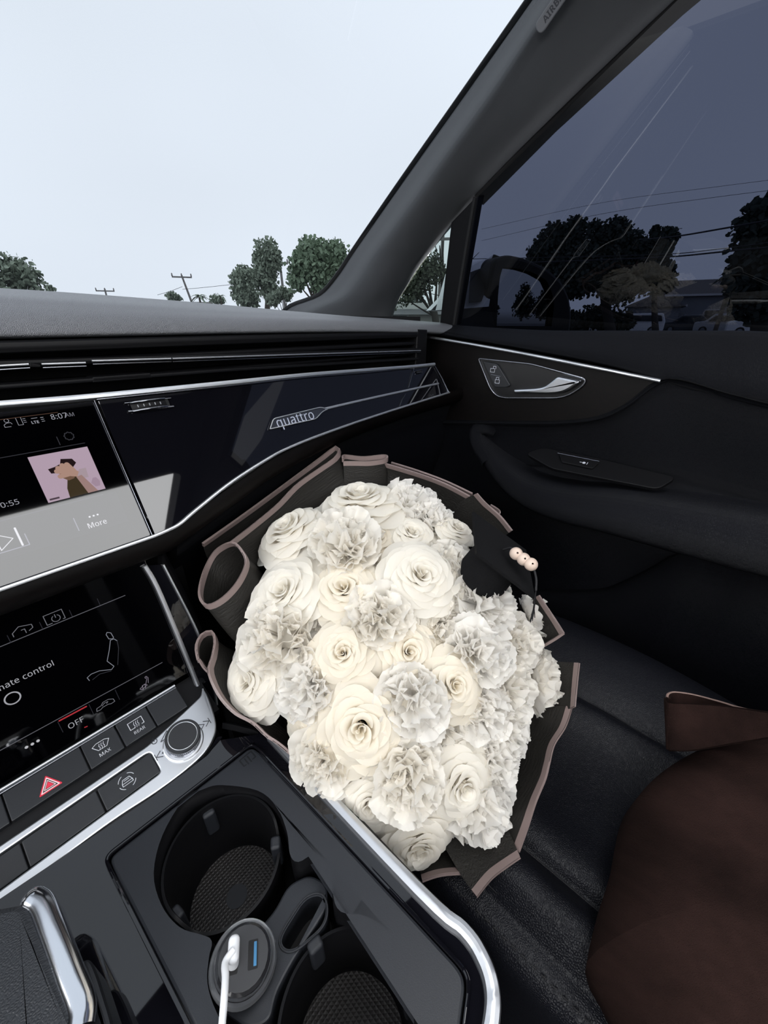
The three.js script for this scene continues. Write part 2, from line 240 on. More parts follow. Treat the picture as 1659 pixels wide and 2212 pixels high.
function pole(label, top, h0, arm, lean = [0, 0, 0], turn = 0, arms = [[.12, 1]]) {
  const t = thing('power_pole', label, 'power pole', [top[0] + lean[0], ROAD, top[2] + lean[2]]);
  part(t, 'pole', limb([top[0] + lean[0], ROAD, top[2] + lean[2]], top, .16, .1, 0, 1), poleWood);
  for (const [d, k] of arms) { const y = top[1] - d * h0, c = Math.cos(turn) * arm * k, s = Math.sin(turn) * arm * k; part(t, 'crossarm', new THREE.BoxGeometry(arm * 2 * k, .14, .12).rotateY(-turn).translate(top[0], y, top[2]), poleWood); for (const q of [-.95, 0, .95]) part(t, 'insulator', new THREE.LatheGeometry([[0, 0], [.06, 0], [.09, .08], [.05, .14], [.08, .2], [.03, .3], [0, .3]].map(([x, z]) => new THREE.Vector2(x, z)), 8).translate(top[0] + c * q, y + .07, top[2] + s * q), poleWood); }
  return t;
}
const turnView = .42;
pole('far power pole showing only its crossarm above the dashboard', [20.21,3.6174,-67.02], 2, 1.05, [0, 0, 0], turnView);
pole('leaning power pole with one crossarm above the middle of the dashboard', [22.9,4.3775,-50], 2, 1, [.9, 0, .7], turnView, [[.1, 1]]);
pole('upright power pole standing between the two tall trees', [26.27,4.9793,-36.53], 2, .75, [.1, 0, .1], turnView, [[.1, 1]]);
pole('power pole behind the bare tree in the small quarter window', [24.67,4.7227,-17.07], 2, .55, [0, 0, 0], .98, [[.1, 1]]);
function wire(label, pts, r = .012) { tag(part(scene, numbered('overhead_cable'), tube(pts, r, 5, 30), wireMat), label, 'cable'); }
wire('thin cable sagging from the leaning power pole towards the tall trees', [[22.74,3.004,-50.08], [23.39,3.0603,-46.44], [24.67,3.2627,-41.18], [26.15,3.586,-36.62]], .02);
wire('thin cable running low from the leaning pole to the bushes', [[20.35,2.4107,-51.09], [21.47,2.7481,-50.64], [22.79,3.273,-50.06]], .02);
wire('upper pair of cables high in the door window, the lower one', [[22.48,3.7935,-13.06], [22.87,4.2711,-7.2791], [21.82,4.0678,-2.8357], [22,4.0201,.0558]], .007);
wire('uppermost faint cable in the door window', [[22.46,4.3068,-13.1], [22.84,4.6815,-7.3626], [21.8,4.3771,-2.9259], [22,4.3111,-.0447]], .006);
wire('thick cable right of the dark tree cluster, the topmost of three', [[25.27,3.4522,-6.1055], [23.58,3.1969,-4.4572], [21.85,3.0574,-2.5409], [22,3.3116,.3002]], .03);
wire('thick cable right of the dark tree cluster, the middle one', [[22.02,2.9714,-13.83], [23.58,2.5738,-4.4627], [21.87,2.4166,-2.3537], [21.99,2.5851,.5508]], .016);
wire('thick cable right of the dark tree cluster, the lowest one', [[22.03,2.7113,-13.81], [23.59,2.4691,-4.4359], [21.88,2.3108,-2.3228], [21.99,2.3838,.6201]], .03);
const roofMat = std('grey shingle roof', [.14, .13, .125], .9), roofPale = std('pale roof', [.34, .34, .32], .8), wallPale = std('pale stucco', [.45, .44, .41], .85), wallGrey = std('grey siding', [.20, .21, .23], .85), dim = std('dark window pane', [.02, .025, .03], .1), garageMat = std('white painted boards', [.55, .55, .56], .7);
function house(label, c, w, d, hWall, hRoof, turn, wallM, roofM, wins) {
  const t = thing('house', label, 'house', footOf(c)), q = (g) => g.rotateY(turn).translate(c[0], ROAD, c[2]);
  part(t, 'wall', q(new THREE.BoxGeometry(w, hWall, d).translate(0, hWall / 2, 0)), wallM);
  const s = new THREE.Shape([[-d / 2 - .5, 0], [d / 2 + .5, 0], [0, hRoof]].map(([x, y]) => new THREE.Vector2(x, y)));
  part(t, 'roof', q(new THREE.ExtrudeGeometry(s, { depth: w + 1, bevelEnabled: false }).rotateY(Math.PI / 2).translate(-w / 2 - .5, hWall - .05, 0)), roofM);
  part(t, 'fascia', q(new THREE.BoxGeometry(w + 1.05, .22, .1).translate(0, hWall + .02, d / 2 + .5)), garageMat);
  for (const [x, y, ww, hh] of wins) { const f = part(t, 'window', q(new THREE.BoxGeometry(ww + .2, hh + .2, .12).translate(x, y, d / 2 + .02)), garageMat); part(f, 'pane', q(new THREE.BoxGeometry(ww, hh, .06).translate(x, y, d / 2 + .08)), dim); }
  return t;
}
house('low white house with pale roof in the small quarter window', [18.97,.0059,-14.7], 9, 6, 1.55, .55, -.85, wallPale, roofPale, [[-2.4, 1.05, .9, .7], [-1, 1.05, .9, .7]]);
house('long house with brown grey roof behind the parked cars', [69.47,.0141,-8.5801], 9, 7, 3.9, 1.9, -1.43, wallGrey, roofMat, [[-3, 1.7, 1.6, 1.1], [2, 1.7, 1.6, 1.1]]);
house('gabled house front half hidden by the dark trees', [60.94,.013,-11.44], 6, 5, 2.6, 1.35, .2, wallGrey, roofMat, [[-1.4, 1.4, 1, 1], [1.2, 1.4, 1, 1]]);
house('distant roof just above the dashboard between palm and leaning pole', [27.71,1.9801,-59.9], 5, 5, 2.2, 1.25, -.6, wallPale, roofMat, []);
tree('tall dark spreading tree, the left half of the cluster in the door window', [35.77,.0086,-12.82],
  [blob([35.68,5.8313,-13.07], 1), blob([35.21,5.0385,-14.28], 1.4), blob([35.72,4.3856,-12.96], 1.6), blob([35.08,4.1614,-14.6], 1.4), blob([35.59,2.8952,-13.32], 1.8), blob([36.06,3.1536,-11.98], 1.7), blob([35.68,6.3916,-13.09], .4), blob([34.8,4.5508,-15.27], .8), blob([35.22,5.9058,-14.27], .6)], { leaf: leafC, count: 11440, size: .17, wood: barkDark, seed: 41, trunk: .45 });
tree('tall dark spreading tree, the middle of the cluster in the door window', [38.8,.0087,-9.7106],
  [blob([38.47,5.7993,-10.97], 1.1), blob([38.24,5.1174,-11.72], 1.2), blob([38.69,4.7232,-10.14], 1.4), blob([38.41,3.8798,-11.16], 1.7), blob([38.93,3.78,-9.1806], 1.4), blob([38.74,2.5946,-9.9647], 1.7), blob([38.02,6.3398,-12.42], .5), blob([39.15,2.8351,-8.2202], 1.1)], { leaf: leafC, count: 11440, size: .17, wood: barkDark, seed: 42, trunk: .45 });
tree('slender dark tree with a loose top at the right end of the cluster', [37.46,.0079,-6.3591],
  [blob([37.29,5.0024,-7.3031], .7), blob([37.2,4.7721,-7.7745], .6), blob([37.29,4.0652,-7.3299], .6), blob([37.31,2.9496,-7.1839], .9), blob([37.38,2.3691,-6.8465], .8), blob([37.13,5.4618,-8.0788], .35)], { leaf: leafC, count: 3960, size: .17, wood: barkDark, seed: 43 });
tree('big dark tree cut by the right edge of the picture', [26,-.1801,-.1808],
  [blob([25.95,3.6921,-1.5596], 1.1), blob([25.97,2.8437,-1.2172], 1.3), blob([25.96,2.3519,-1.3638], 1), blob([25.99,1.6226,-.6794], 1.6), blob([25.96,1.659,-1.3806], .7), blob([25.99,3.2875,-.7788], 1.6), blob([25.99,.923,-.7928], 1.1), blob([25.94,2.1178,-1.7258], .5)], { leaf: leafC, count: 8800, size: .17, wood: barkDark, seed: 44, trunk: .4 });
palm('shaggy dark fan palm between the long house and the right tree', [35.88,2.3458,-2.8788], 1.15, 26, 45, leafC);
{
  const t = tree('gnarled half bare tree filling the small quarter window', [16.54,.0049,-11.25],
    [blob([15.9,1.7161,-12.14], .75), blob([16.12,2.0551,-11.83], .6), blob([15.59,1.4577,-12.53], .8), blob([16.36,1.7954,-11.5], .5), blob([15.84,1.3154,-12.21], .6), blob([15.34,1.105,-12.83], .7)], { leaf: leafD, count: 3300, size: .081, wood: barkDark, seed: 46, trunk: .22 });
  for (const [a, b, w] of [[[16.5,1.621,-11.3], [16.38,2.7961,-11.47], .07], [[16.47,1.7933,-11.34], [16.11,2.557,-11.85], .05], [[16.5,1.7928,-11.31], [16.25,2.962,-11.67], .045], [[16.52,1.4474,-11.27], [16.78,2.291,-10.88], .05], [[16.51,.9187,-11.29], [15.78,1.192,-12.28], .08], [[16.52,1.1847,-11.27], [16.45,2.9558,-11.37], .09], [[16.81,1.6146,-10.84], [17.27,2.5175,-10.09], .05], [[16.4,2.3016,-11.45], [16.17,2.4399,-11.77], .03], [[17.04,2.1155,-10.46], [17.02,2.6105,-10.5], .035], [[16.51,.7391,-11.28], [16.82,1.4419,-10.83], .09]]) part(t, 'branch', limb(a, b, w, w * .3, .15, Math.round(a[0] * 99)), barkDark);
}
{
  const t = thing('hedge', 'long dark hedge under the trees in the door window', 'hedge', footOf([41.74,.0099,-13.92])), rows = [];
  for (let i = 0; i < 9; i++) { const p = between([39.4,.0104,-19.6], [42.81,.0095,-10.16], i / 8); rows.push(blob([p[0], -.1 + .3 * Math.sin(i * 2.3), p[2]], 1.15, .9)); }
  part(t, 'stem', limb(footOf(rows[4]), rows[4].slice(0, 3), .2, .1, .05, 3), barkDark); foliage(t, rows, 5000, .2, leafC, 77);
}
palm('small dark fan palm low in the quarter window', [26.95,1.5705,-20.73], .75, 18, 47, leafC);
bush('round hedge above the pale roof in the quarter window', [31.47,.9764,-24.69], 1.5, leafC, 500, 48);
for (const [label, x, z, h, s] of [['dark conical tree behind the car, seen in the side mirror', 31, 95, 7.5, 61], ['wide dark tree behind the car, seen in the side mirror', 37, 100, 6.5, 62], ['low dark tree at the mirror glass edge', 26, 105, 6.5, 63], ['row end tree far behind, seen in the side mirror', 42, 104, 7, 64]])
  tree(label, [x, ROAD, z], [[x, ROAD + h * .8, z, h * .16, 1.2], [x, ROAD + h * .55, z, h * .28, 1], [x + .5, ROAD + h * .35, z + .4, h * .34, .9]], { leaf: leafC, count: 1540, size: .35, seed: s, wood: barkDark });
function car(label, c, turn, paint, L, H, estate) { // a parked car: body swept from its side view
  const t = thing('car', label, 'car', footOf(c)), q = (g) => g.rotateY(turn).translate(c[0], ROAD, c[2]), W = 1.75;
  const body = outline([[-L / 2, .3], [L / 2, .3], [L / 2 + .02, H * .56], [L * .3, H * .62], [L * .14, H * .98], [-L * (estate ? .44 : .22), H], [-L * (estate ? .5 : .4), H * .62], [-L / 2, H * .55]], .12);
  const ext = (s, w, b) => new THREE.ExtrudeGeometry(s, { depth: w - 2 * b, bevelSize: b, bevelThickness: b, bevelSegments: 2, curveSegments: 4 }).translate(0, 0, -w / 2 + b);
  part(t, 'body', q(ext(body, W, .08)), paint);
  const win = outline([[L * .24, H * .66], [L * .13, H * .92], [-L * (estate ? .42 : .2), H * .93], [-L * (estate ? .46 : .34), H * .66]], .05);
  part(t, 'side_window', q(ext(win, W + .17, .02)), dim);
  for (const x of [-L * .31, L * .31]) for (const z of [-1, 1]) { const w = part(t, 'wheel', q(new THREE.CylinderGeometry(.33, .33, .2, 18).rotateX(Math.PI / 2).translate(x, .33, z * W * .46)), deepBlack); part(w, 'hub', q(new THREE.CylinderGeometry(.2, .2, .22, 12).rotateX(Math.PI / 2).translate(x, .33, z * W * .465)), darkMetal); }
  part(t, 'roof_rail', q(new THREE.BoxGeometry(L * .4, .05, .05).translate(-L * .1, H + .12, W * .4)), darkMetal);
}
const paintWhite = std('white car paint', [.75, .76, .78], .25), paintDark = std('dark car paint', [.03, .035, .045], .2);
car('white estate car parked by the gabled house, the left one', [48.92,.0106,-10.33], 1.75, paintWhite, 4.6, 1.72, true);
car('dark saloon parked right of the white estate car', [55.56,.0113,-6.9823], 1.75, paintDark, 4.5, 1.6, false);
car('pale hatchback parked between the dark saloon and the white van', [52.86,.0103,-3.9008], 1.5, std('silver paint', [.35, .36, .38], .3), 3.9, 1.7, true);
car('white van at the right end of the parked cars', [49.99,.0093,-.9091], 1.7, paintWhite, 4.6, 1.85, true);

// ---------------------------------------------------------------- the shell of the cabin
const ROOF = .47, shell = std('black cabin lining', [.005, .005, .006], .9, { specularIntensity: .2 }), headlining = std('dark headlining', [.02, .02, .022], .95), carpet = std('black carpet', [.008, .008, .009], .98);
structure('floor', new THREE.BoxGeometry(1.7, .06, 3.4).translate(0, -.83, .45), carpet, 'black carpeted cabin floor');
{ // panoramic roof: a short front opening and the long rear opening
  const flat = (l) => l.map(([x, z]) => [x, -z]), s = outline(flat([[-.66, -.17], [-.3, -.27], [0, -.30], [.3, -.27], [.66, -.17], [.72, .2], [.72, 2.1], [-.72, 2.1], [-.72, .2]]), .02);
  const hole = (x, z0, z1) => outline(flat([[-x, z0], [x, z0], [x, z1], [-x, z1]]), .05);
  structure('ceiling', plate({ ...TRAY, o: V(0, ROOF, 0) }, s, { thick: .05, bevel: .004, up: .05, holes: [hole(.55, -.03, .17), hole(.545, .56, 1.5)] }), headlining, 'dark headlining with an open panoramic roof');
}
structure('wall_left', [new THREE.BoxGeometry(.08, .86, 3.4).translate(-.79, -.43, .45), new THREE.BoxGeometry(.08, .5, 1.6).translate(-.79, .24, 1.35)], shell, 'driver side door shell below its open window');
structure('wall_rear', new THREE.BoxGeometry(1.7, 1.35, .08).translate(0, -.17, 2.13), shell, 'rear seat wall of the cabin');
structure('wall_right', new THREE.BoxGeometry(.08, 1.35, 1.5).translate(.80, -.17, 1.4), shell, 'rear door wall behind the passenger');
structure('trim_1', plate(GLASS, [[-.30, .40], [.42, .40], [.42, .53], [-.30, .53]], { thick: .05, bevel: .004, r: 0, up: .03 }), shell, 'roof rail above the passenger window');
structure('wall_right', plate(GLASS, [[.40, -.06], [2.14, -.06], [2.14, .53], [.40, .53]], { thick: .04, bevel: .002, r: 0, up: .01 }), shell, 'door post and rear quarter behind the passenger window');
structure('wall_front', new THREE.BoxGeometry(1.9, .80, .08).translate(0, -.45, -1.13), shell, 'bulkhead under the windscreen');
{
  const arc = (x, y, z, bow) => [-1, -.5, 0, .5, 1].map((k) => [k * x, y + .006 * (1 - k * k), z - bow * (1 - k * k)]);
  structure('window_1', grid(refine([arc(.84, -.02, -.985, .14), arc(.81, .12, -.76, .135), arc(.785, .24, -.566, .13), arc(.76, .36, -.372, .125), arc(.74, .50, -.145, .12)], 4, 6)), windscreenGlass, 'lightly shaded windscreen');
}

// A-pillar between the windscreen and the door window
{
  const t = thing('windscreen_pillar', 'charcoal windscreen pillar trim rising from the dashboard to the roof', 'pillar', [.70, .0, -.80]);
  const edge = [[.735,.4847,-.2632], [.735,.4501,-.3085], [.735,.3969,-.3807], [.735,.328,-.476], [.735,.2609,-.57], [.735,.2088,-.642], [.735,.134,-.7434], [.735,.0885,-.8029], [.735,.0522,-.8705], [.735,.0296,-.9924], [.735,.0003,-1.0579]];
  const face = [[.65,.4146,-.2136], [.65,.3807,-.2529], [.65,.3421,-.3096], [.65,.2797,-.3835], [.65,.2223,-.4589], [.65,.1773,-.5161], [.65,.1135,-.5995], [.65,.0746,-.6424], [.65,.0438,-.6926], [.65,.0172,-.7892], [.655,-.0097,-.8502]];
  const ridge = [[.655,.405,-.1986], [.655,.3726,-.2345], [.655,.3372,-.2889], [.655,.275,-.3595], [.655,.2184,-.4325], [.655,.1739,-.4861], [.655,.1107,-.5603], [.655,.0724,-.5973], [.655,.0382,-.6395], [.655,.0074,-.696], [.65,-.0202,-.7374]];
  const side = [[.685,.388,-.1379], [.685,.3507,-.1679], [.685,.324,-.2154], [.685,.2647,-.3117], [.685,.2113,-.4052], [.685,.1629,-.4782], [.685,.1014,-.5461], [.685,.064,-.5829], [.685,.0302,-.6199], [.685,-.0016,-.6562], [.685,-.0294,-.6853]];
  const outer = [[.725,.3757,-.0899], [.725,.3595,-.13], [.725,.3311,-.1918], [.725,.2729,-.2967], [.725,.2129,-.3948], [.725,.1567,-.4774], [.725,.0976,-.5512], [.725,.0598,-.5871], [.725,.0353,-.6088], [.725,.0002,-.6278], [.725,-.0294,-.6425]];
  const back = outer.map((p) => p.map((q) => q * 1.09)), front = edge.map((p) => [p[0] + .05, p[1] + .0, p[2] - .02]);
  const rows = edge.map((_, i) => [front[i], edge[i], between(edge[i], face[i], .5), face[i], ridge[i], side[i], outer[i], back[i]]);
  part(t, 'trim_cover', slab(refine(rows, 4, 3), -.004), pillarSkin);
  part(t, 'windscreen_seal', sweep(smoothLine(edge.map((p) => [p[0] + .002, p[1] + .003, p[2] - .004]), 4), bar(.012, .010), V(-.5, .2, .8)), deepBlack);
  const P = { o: VA([.636,.3283,-.3012]), s: null, t: null, n: null }, a = VA([.65,.3421,-.3096]), b = VA([.65,.2797,-.3835]); P.s = a.sub(b).normalize();
  P.n = V(-.62, .25, .75); P.n.addScaledVector(P.s, -P.n.dot(P.s)).normalize(); P.t = P.n.clone().cross(P.s);
  const tagPlate = part(t, 'airbag_tag', plate(P, [[-.022, -.0062], [.06, -.0062], [.06, .0062], [-.022, .0062]], { thick: .004, bevel: .0008, r: .006, up: .003 }), std('pale grey tag', [.17, .175, .19], .5), 'pale grey tag that reads AIRBAG');
  const d = drawn(P, -.022, -.0062, .06, .0062, 8000, (x) => { x.fillStyle = '#2c2f36'; words(x, 'AIRBAG', -.013, -.0030, .0085, 'left', 'bold'); }, { up: .0034 });
  part(tagPlate, 'lettering', d.geo, d.mat);
}
// quarter window frame, its glass, and the bar before the door window
structure('window_2', grid(refine([lift(GLASS, [[-.6745,-.0098], [-.5088,-.0087]]), lift(GLASS, [[-.5564,.0944], [-.4818,.0894]]), lift(GLASS, [[-.4645,.1649], [-.4599,.1644]])], 2, 2)), quarterGlass, 'small greenish quarter window');

// ---------------------------------------------------------------- passenger door
const door = tag(thing('door_1', 'black leather passenger door with wood inlay, silver trim line and chrome handle', null, [.72, -.7, -.1]), null, null, null, 'structure');
part(door, 'door_shell', new THREE.BoxGeometry(.05, .75, 1.72).translate(.785, -.40, -.22), shell);
{
  const glassPts = [[-.4203,.1876], [-.49,-.045], [-.1873,-.057], [.0285,-.0635], [.42, -.10], [.42, .41], [-.15, .41], [-.1744,.318]];
  { const s = outline(glassPts, 0), g = new THREE.ShapeGeometry(s); g.applyMatrix4(matrixOf(GLASS)); part(door, 'window_glass', g, doorGlass, 'dark tinted window glass'); }
  part(door, 'window_bar', plate(GLASS, [[-.4678,.1601], [-.5133,-.0087], [-.478,-.012], [-.4195,.1875]], { thick: .03, bevel: .003, r: 0, up: .012 }), matteBlack);
  part(door, 'window_seal', trimStrip(GLASS, [[-.4195,.1875], [-.4463,.1015], [-.4788,-.0085]], .006, .01, { up: .01 }), deepBlack);
  part(door, 'window_frame', sweep([[.73,.187,-.4367], [.73,.2577,-.3277], [.73,.3333,-.1931], [.73,.362,-.1309]], bar(.03, .03), V(-1, -.3, 0)), matteBlack);
  // upper pad: from the glass down to the silver line
  const top = [[.752,.0003,-.7279], [.752,-.0042,-.5764], [.752,-.0113,-.4611], [.752,-.0166,-.3104], [.752,-.0156,-.1912], [.752,-.014,-.0836], [.752,-.0139,-.0047], [.752,-.0228,.1289]];
  const fold = [[.72,-.0035,-.6826], [.72,-.0092,-.5516], [.72,-.0172,-.4409], [.72,-.0259,-.2955], [.72,-.0302,-.1796], [.72,-.0351,-.0739], [.72,-.0406,.0042], [.72,-.0534,.1354]];
  const mid = [[.695,-.0104,-.6186], [.695,-.0162,-.5207], [.695,-.0251,-.4247], [.695,-.0388,-.2829], [.695,-.0518,-.1682], [.695,-.068,-.0618], [.695,-.0759,.0156], [.695,-.0876,.1443]];
  const low = [[.692,-.0138,-.6094], [.692,-.0211,-.5125], [.692,-.0312,-.4223], [.692,-.047,-.2802], [.692,-.0623,-.165], [.692,-.0852,-.0567], [.692,-.0938,.0214], [.692,-.1056,.1507]];
  const tuck = low.map((p) => [p[0] + .03, p[1] - .004, p[2]]);
  part(door, 'upper_pad', slab(refine([tuck, low, mid, fold, top, top.map((p) => [p[0] + .05, p[1] - .025, p[2]])].reverse(), 5, 5).reverse().reverse(), -.006), doorSkin);
  // wood inlay
  const inlay = [[-.4994,-.0298], [-.3281,-.0461], [-.0961,-.0765], [-.111,-.0956], [-.1385,-.1203], [-.1703,-.1395], [-.2217,-.1533], [-.4493,-.1864]];
  part(door, 'wood_inlay', boxUV(plate(DOOR, inlay, { thick: .012, bevel: .001, r: .002, up: 0 })), wood, 'dark open-pored wood inlay');
  part(door, 'silver_trim', sweep(lift(DOOR, smoothLine([[-.5005,-.0299], [-.3279,-.0476], [-.1967,-.0636], [-.0971,-.0766]], 5), .004), bar(.0042, .010, 4), DOOR.n), satinMetal, 'silver trim line');
  // skin below the inlay with its moulded edge, armrest and map pocket; rows run front to rear
  const cols = [900, 960, 1040, 1140, 1250, 1330, 1400, 1480, 1570, 1680, 1900];
  const rowA = [[.69,-.2002,-.5201], [.69,-.1855,-.4494], [.69,-.1729,-.3662], [.69,-.1601,-.2767], [.69,-.1505,-.2184], [.69,-.1356,-.1678], [.69,-.1129,-.1339], [.69,-.0724,-.0916], [.69,-.086,-.0217], [.69,-.0947,.0302], [.69,-.1018,.1163]];
  const rowB = rowA.map((p, i) => [p[0] - (i > 6 ? .001 : .009), p[1] - .004, p[2] + (i > 4 && i < 8 ? .003 : 0)]);
  const rowC = rowA.map((p, i) => [p[0] + .004, p[1] - .014, p[2] + (i > 4 && i < 8 ? .010 : 0)]);
  const rowD = [[.715,-.2912,-.5352], [.715,-.2746,-.4592], [.715,-.2553,-.3703], [.715,-.2434,-.274], [.715,-.2235,-.1857], [.715,-.2109,-.1301], [.715,-.2046,-.0854], [.715,-.2009,-.0383], [.715,-.2061,.0122], [.715,-.2115,.0678], [.715,-.2152,.1603]];
  const rowE = [[.715,-.36,-.5321], [.715,-.339,-.4541], [.715,-.2845,-.3669], [.715,-.2505,-.2729], [.715,-.238,-.1828], [.715,-.2337,-.1248], [.715,-.2314,-.0787], [.715,-.232,-.0298], [.715,-.2338,.0205], [.715,-.2377,.0762], [.715,-.2376,.1685]];
  const rowF = [[.7,-.4365,-.5171], [.7,-.4101,-.4384], [.7,-.3586,-.3496], [.7,-.3283,-.2536], [.7,-.3435,-.1563], [.7,-.3396,-.0966], [.7,-.3306,-.0508], [.7,-.3202,-.0036], [.7,-.3159,.0459], [.7,-.3149,.101], [.7,-.3072,.192]];
  const rowG = [[.705,-.6319,-.5122], [.705,-.5908,-.4275], [.705,-.5461,-.33], [.705,-.4876,-.1911], [.705,-.4446,-.1046], [.705,-.4108,-.0703], [.705,-.3718,-.0413], [.705,-.3184,-.0018], [.705,-.3091,.0488], [.705,-.2998,.0961], [.705,-.3034,.1912]];
  const rowH = rowG.map((p) => [p[0] - .022, p[1] - .005, p[2]]);
  const rowI = rowG.map((p) => [p[0] - .025, p[1] - .06, p[2]]), rowJ = rowG.map((p) => [p[0] - .01, p[1] - .2, p[2]]), rowK = rowG.map((p) => [p[0] + .0, -.72, p[2]]);
  part(door, 'door_skin', slab(refine([rowA, rowB, rowC, rowD, rowE, rowF, rowG].reverse(), 5, 5), .006), doorSkin);
  part(door, 'map_pocket', slab(refine([rowG, rowH, rowI, rowJ, rowK].reverse(), 5, 5), .006), doorSkin);
  // armrest: grab handle sweeping down into a long padded rest
  const a0 = [[.7,-.1926,-.3775], [.69,-.2056,-.3683], [.668,-.2282,-.3404], [.645,-.2512,-.2941], [.63,-.2666,-.2429], [.62,-.2678,-.1781], [.615,-.2559,-.1009], [.61,-.2483,-.0116], [.605,-.2416,.0774], [.6,-.232,.1689]];
  const w0 = [.015, .017, .018, .020, .023, .027, .031, .034, .036, .036];
  const rows = a0.map((p, i) => { const r = w0[i], k = Math.min(1, Math.max(0, (i - 2) / 4)), d = .715 - p[0]; return [[p[0] + d, p[1] + r * .55, p[2]], [p[0] + d * .5, p[1] + r * .75, p[2]], [p[0] + r * .4, p[1] + r * .8, p[2]], [p[0] - r * .25, p[1] + r * .45, p[2]], [p[0] - r * .45, p[1] - r * .2, p[2]], [p[0] - r * .1, p[1] - r * 1.0, p[2]], [p[0] + d * .4, p[1] - r * 1.6, p[2]], [p[0] + d, p[1] - r * 2.0 - .02 * k, p[2]]]; });
  part(door, 'armrest', slab(refine(rows, 6, 3), .004), leather);
  const grab = part(door, 'grab_handle', (() => { const c = [[.705,-.192,-.3464], [.695,-.1866,-.3574], [.69,-.1938,-.3737], [.68,-.2131,-.3658], [.66,-.2411,-.3257]]; return tube(c, .0135, 12, 30); })(), leather); void grab;
  // switch panel on the armrest
  const SW = { o: VA([.6753,-.226,-.1579]), n: V(-.42, .9, 0).normalize(), s: V(0, 0, 1), t: null }; SW.t = SW.n.clone().cross(SW.s);
  const onSW = (z, k) => [z, k];
  const panelTop = [[-.105, .0], [-.085, .024], [.0, .024], [.115, .016], [.10, -.016], [-.05, -.022]].map(([a, b]) => onSW(a, -b * -1));
  const sw = part(door, 'switch_panel', plate(SW, panelTop, { thick: .006, bevel: .001, r: .01, up: .016 }), matteBlack);
  part(sw, 'window_switch', plate(SW, [[-.052, .012], [.012, .012], [.008, -.006], [-.040, -.006]], { thick: .006, bevel: .001, r: .003, up: .0195 }), matteBlack);
  { const d = drawn(SW, -.06, -.012, .02, .018, 6000, (x) => { x.strokeStyle = '#7d828f'; lines(x, [[[-.054, .0125], [.011, .0125]]], .0008); x.fillStyle = '#c9ccd6'; x.beginPath(); x.arc(-.008, .002, .0024, 0, 7); x.fill(); x.strokeStyle = '#c9ccd6'; lines(x, [[[-.003, .0045], [-.003, -.0005]], [[-.0145, .002], [-.0115, .002]]], .0008); }, { up: .0201 }); part(sw, 'switch_symbol', d.geo, d.mat); }
  // door opener in its bezel
  const bez = [[-.383,-.0632], [-.2839,-.0664], [-.1941,-.0824], [-.1962,-.0922], [-.2203,-.114], [-.3342,-.1271], [-.3525,-.1136]];
  part(door, 'handle_recess', plate(DOOR, bez, { thick: .002, bevel: .0004, r: [.004, .01, .008, .008, .02, .02, .01], up: .0015 }), std('dark recess', [.004, .004, .005], .35));
  { const s = outline(bez, [.004, .01, .008, .008, .02, .02, .01]).getPoints(5).map((p) => [p.x, p.y]).slice(0, -1); part(door, 'bezel', sweep(lift(DOOR, s, .003), bar(.0026, .005), DOOR.n, true), darkMetal, 'slim bright bezel'); }
  const lock = part(door, 'lock_panel', plate(DOOR, [[-.3731,-.0673], [-.3438,-.0702], [-.3145,-.1035], [-.3209,-.1072], [-.3438,-.1095]], { thick: .006, bevel: .001, r: .004, up: .006 }), buttonPlastic);
  { const [ls, lt] = [-.3514,-.08], [ms, mt] = [-.34,-.0979]; const d = drawn(DOOR, ls - .02, mt - .01, ls + .04, lt + .015, 5000, (x) => { x.strokeStyle = '#b9bcc6'; for (const [s, t, o] of [[ls, lt, .0035], [ms, mt, 0]]) { lines(x, [[[s - .004, t - .004], [s + .004, t - .004], [s + .004, t + .002], [s - .004, t + .002], [s - .004, t - .004]], [[s - .0025 + o, t + .002], [s - .0025 + o, t + .006], [s + .0025 + o, t + .006], [s + .0025 + o, t + .002]]], .0009); } x.strokeStyle = '#6d707a'; lines(x, [[[ls - .002, (lt + mt) / 2 + .001], [ls + .016, (lt + mt) / 2 - .001]]], .0009); }, { up: .0066 }); part(lock, 'lock_symbol', d.geo, d.mat); }
  const lever = [[-.3028,-.1078], [-.2545,-.1007], [-.2439,-.0917], [-.2333,-.0807], [-.1977,-.0847], [-.2154,-.1019], [-.234,-.1082], [-.3018,-.1139]];
  part(door, 'door_handle', plate(DOOR, lever, { thick: .012, bevel: .003, r: [.002, .02, .02, .004, .003, .01, .02, .002], up: .018 }), std('handle aluminium', [.62, .64, .68], .28, { metalness: 1 }), 'polished metal door handle');
}
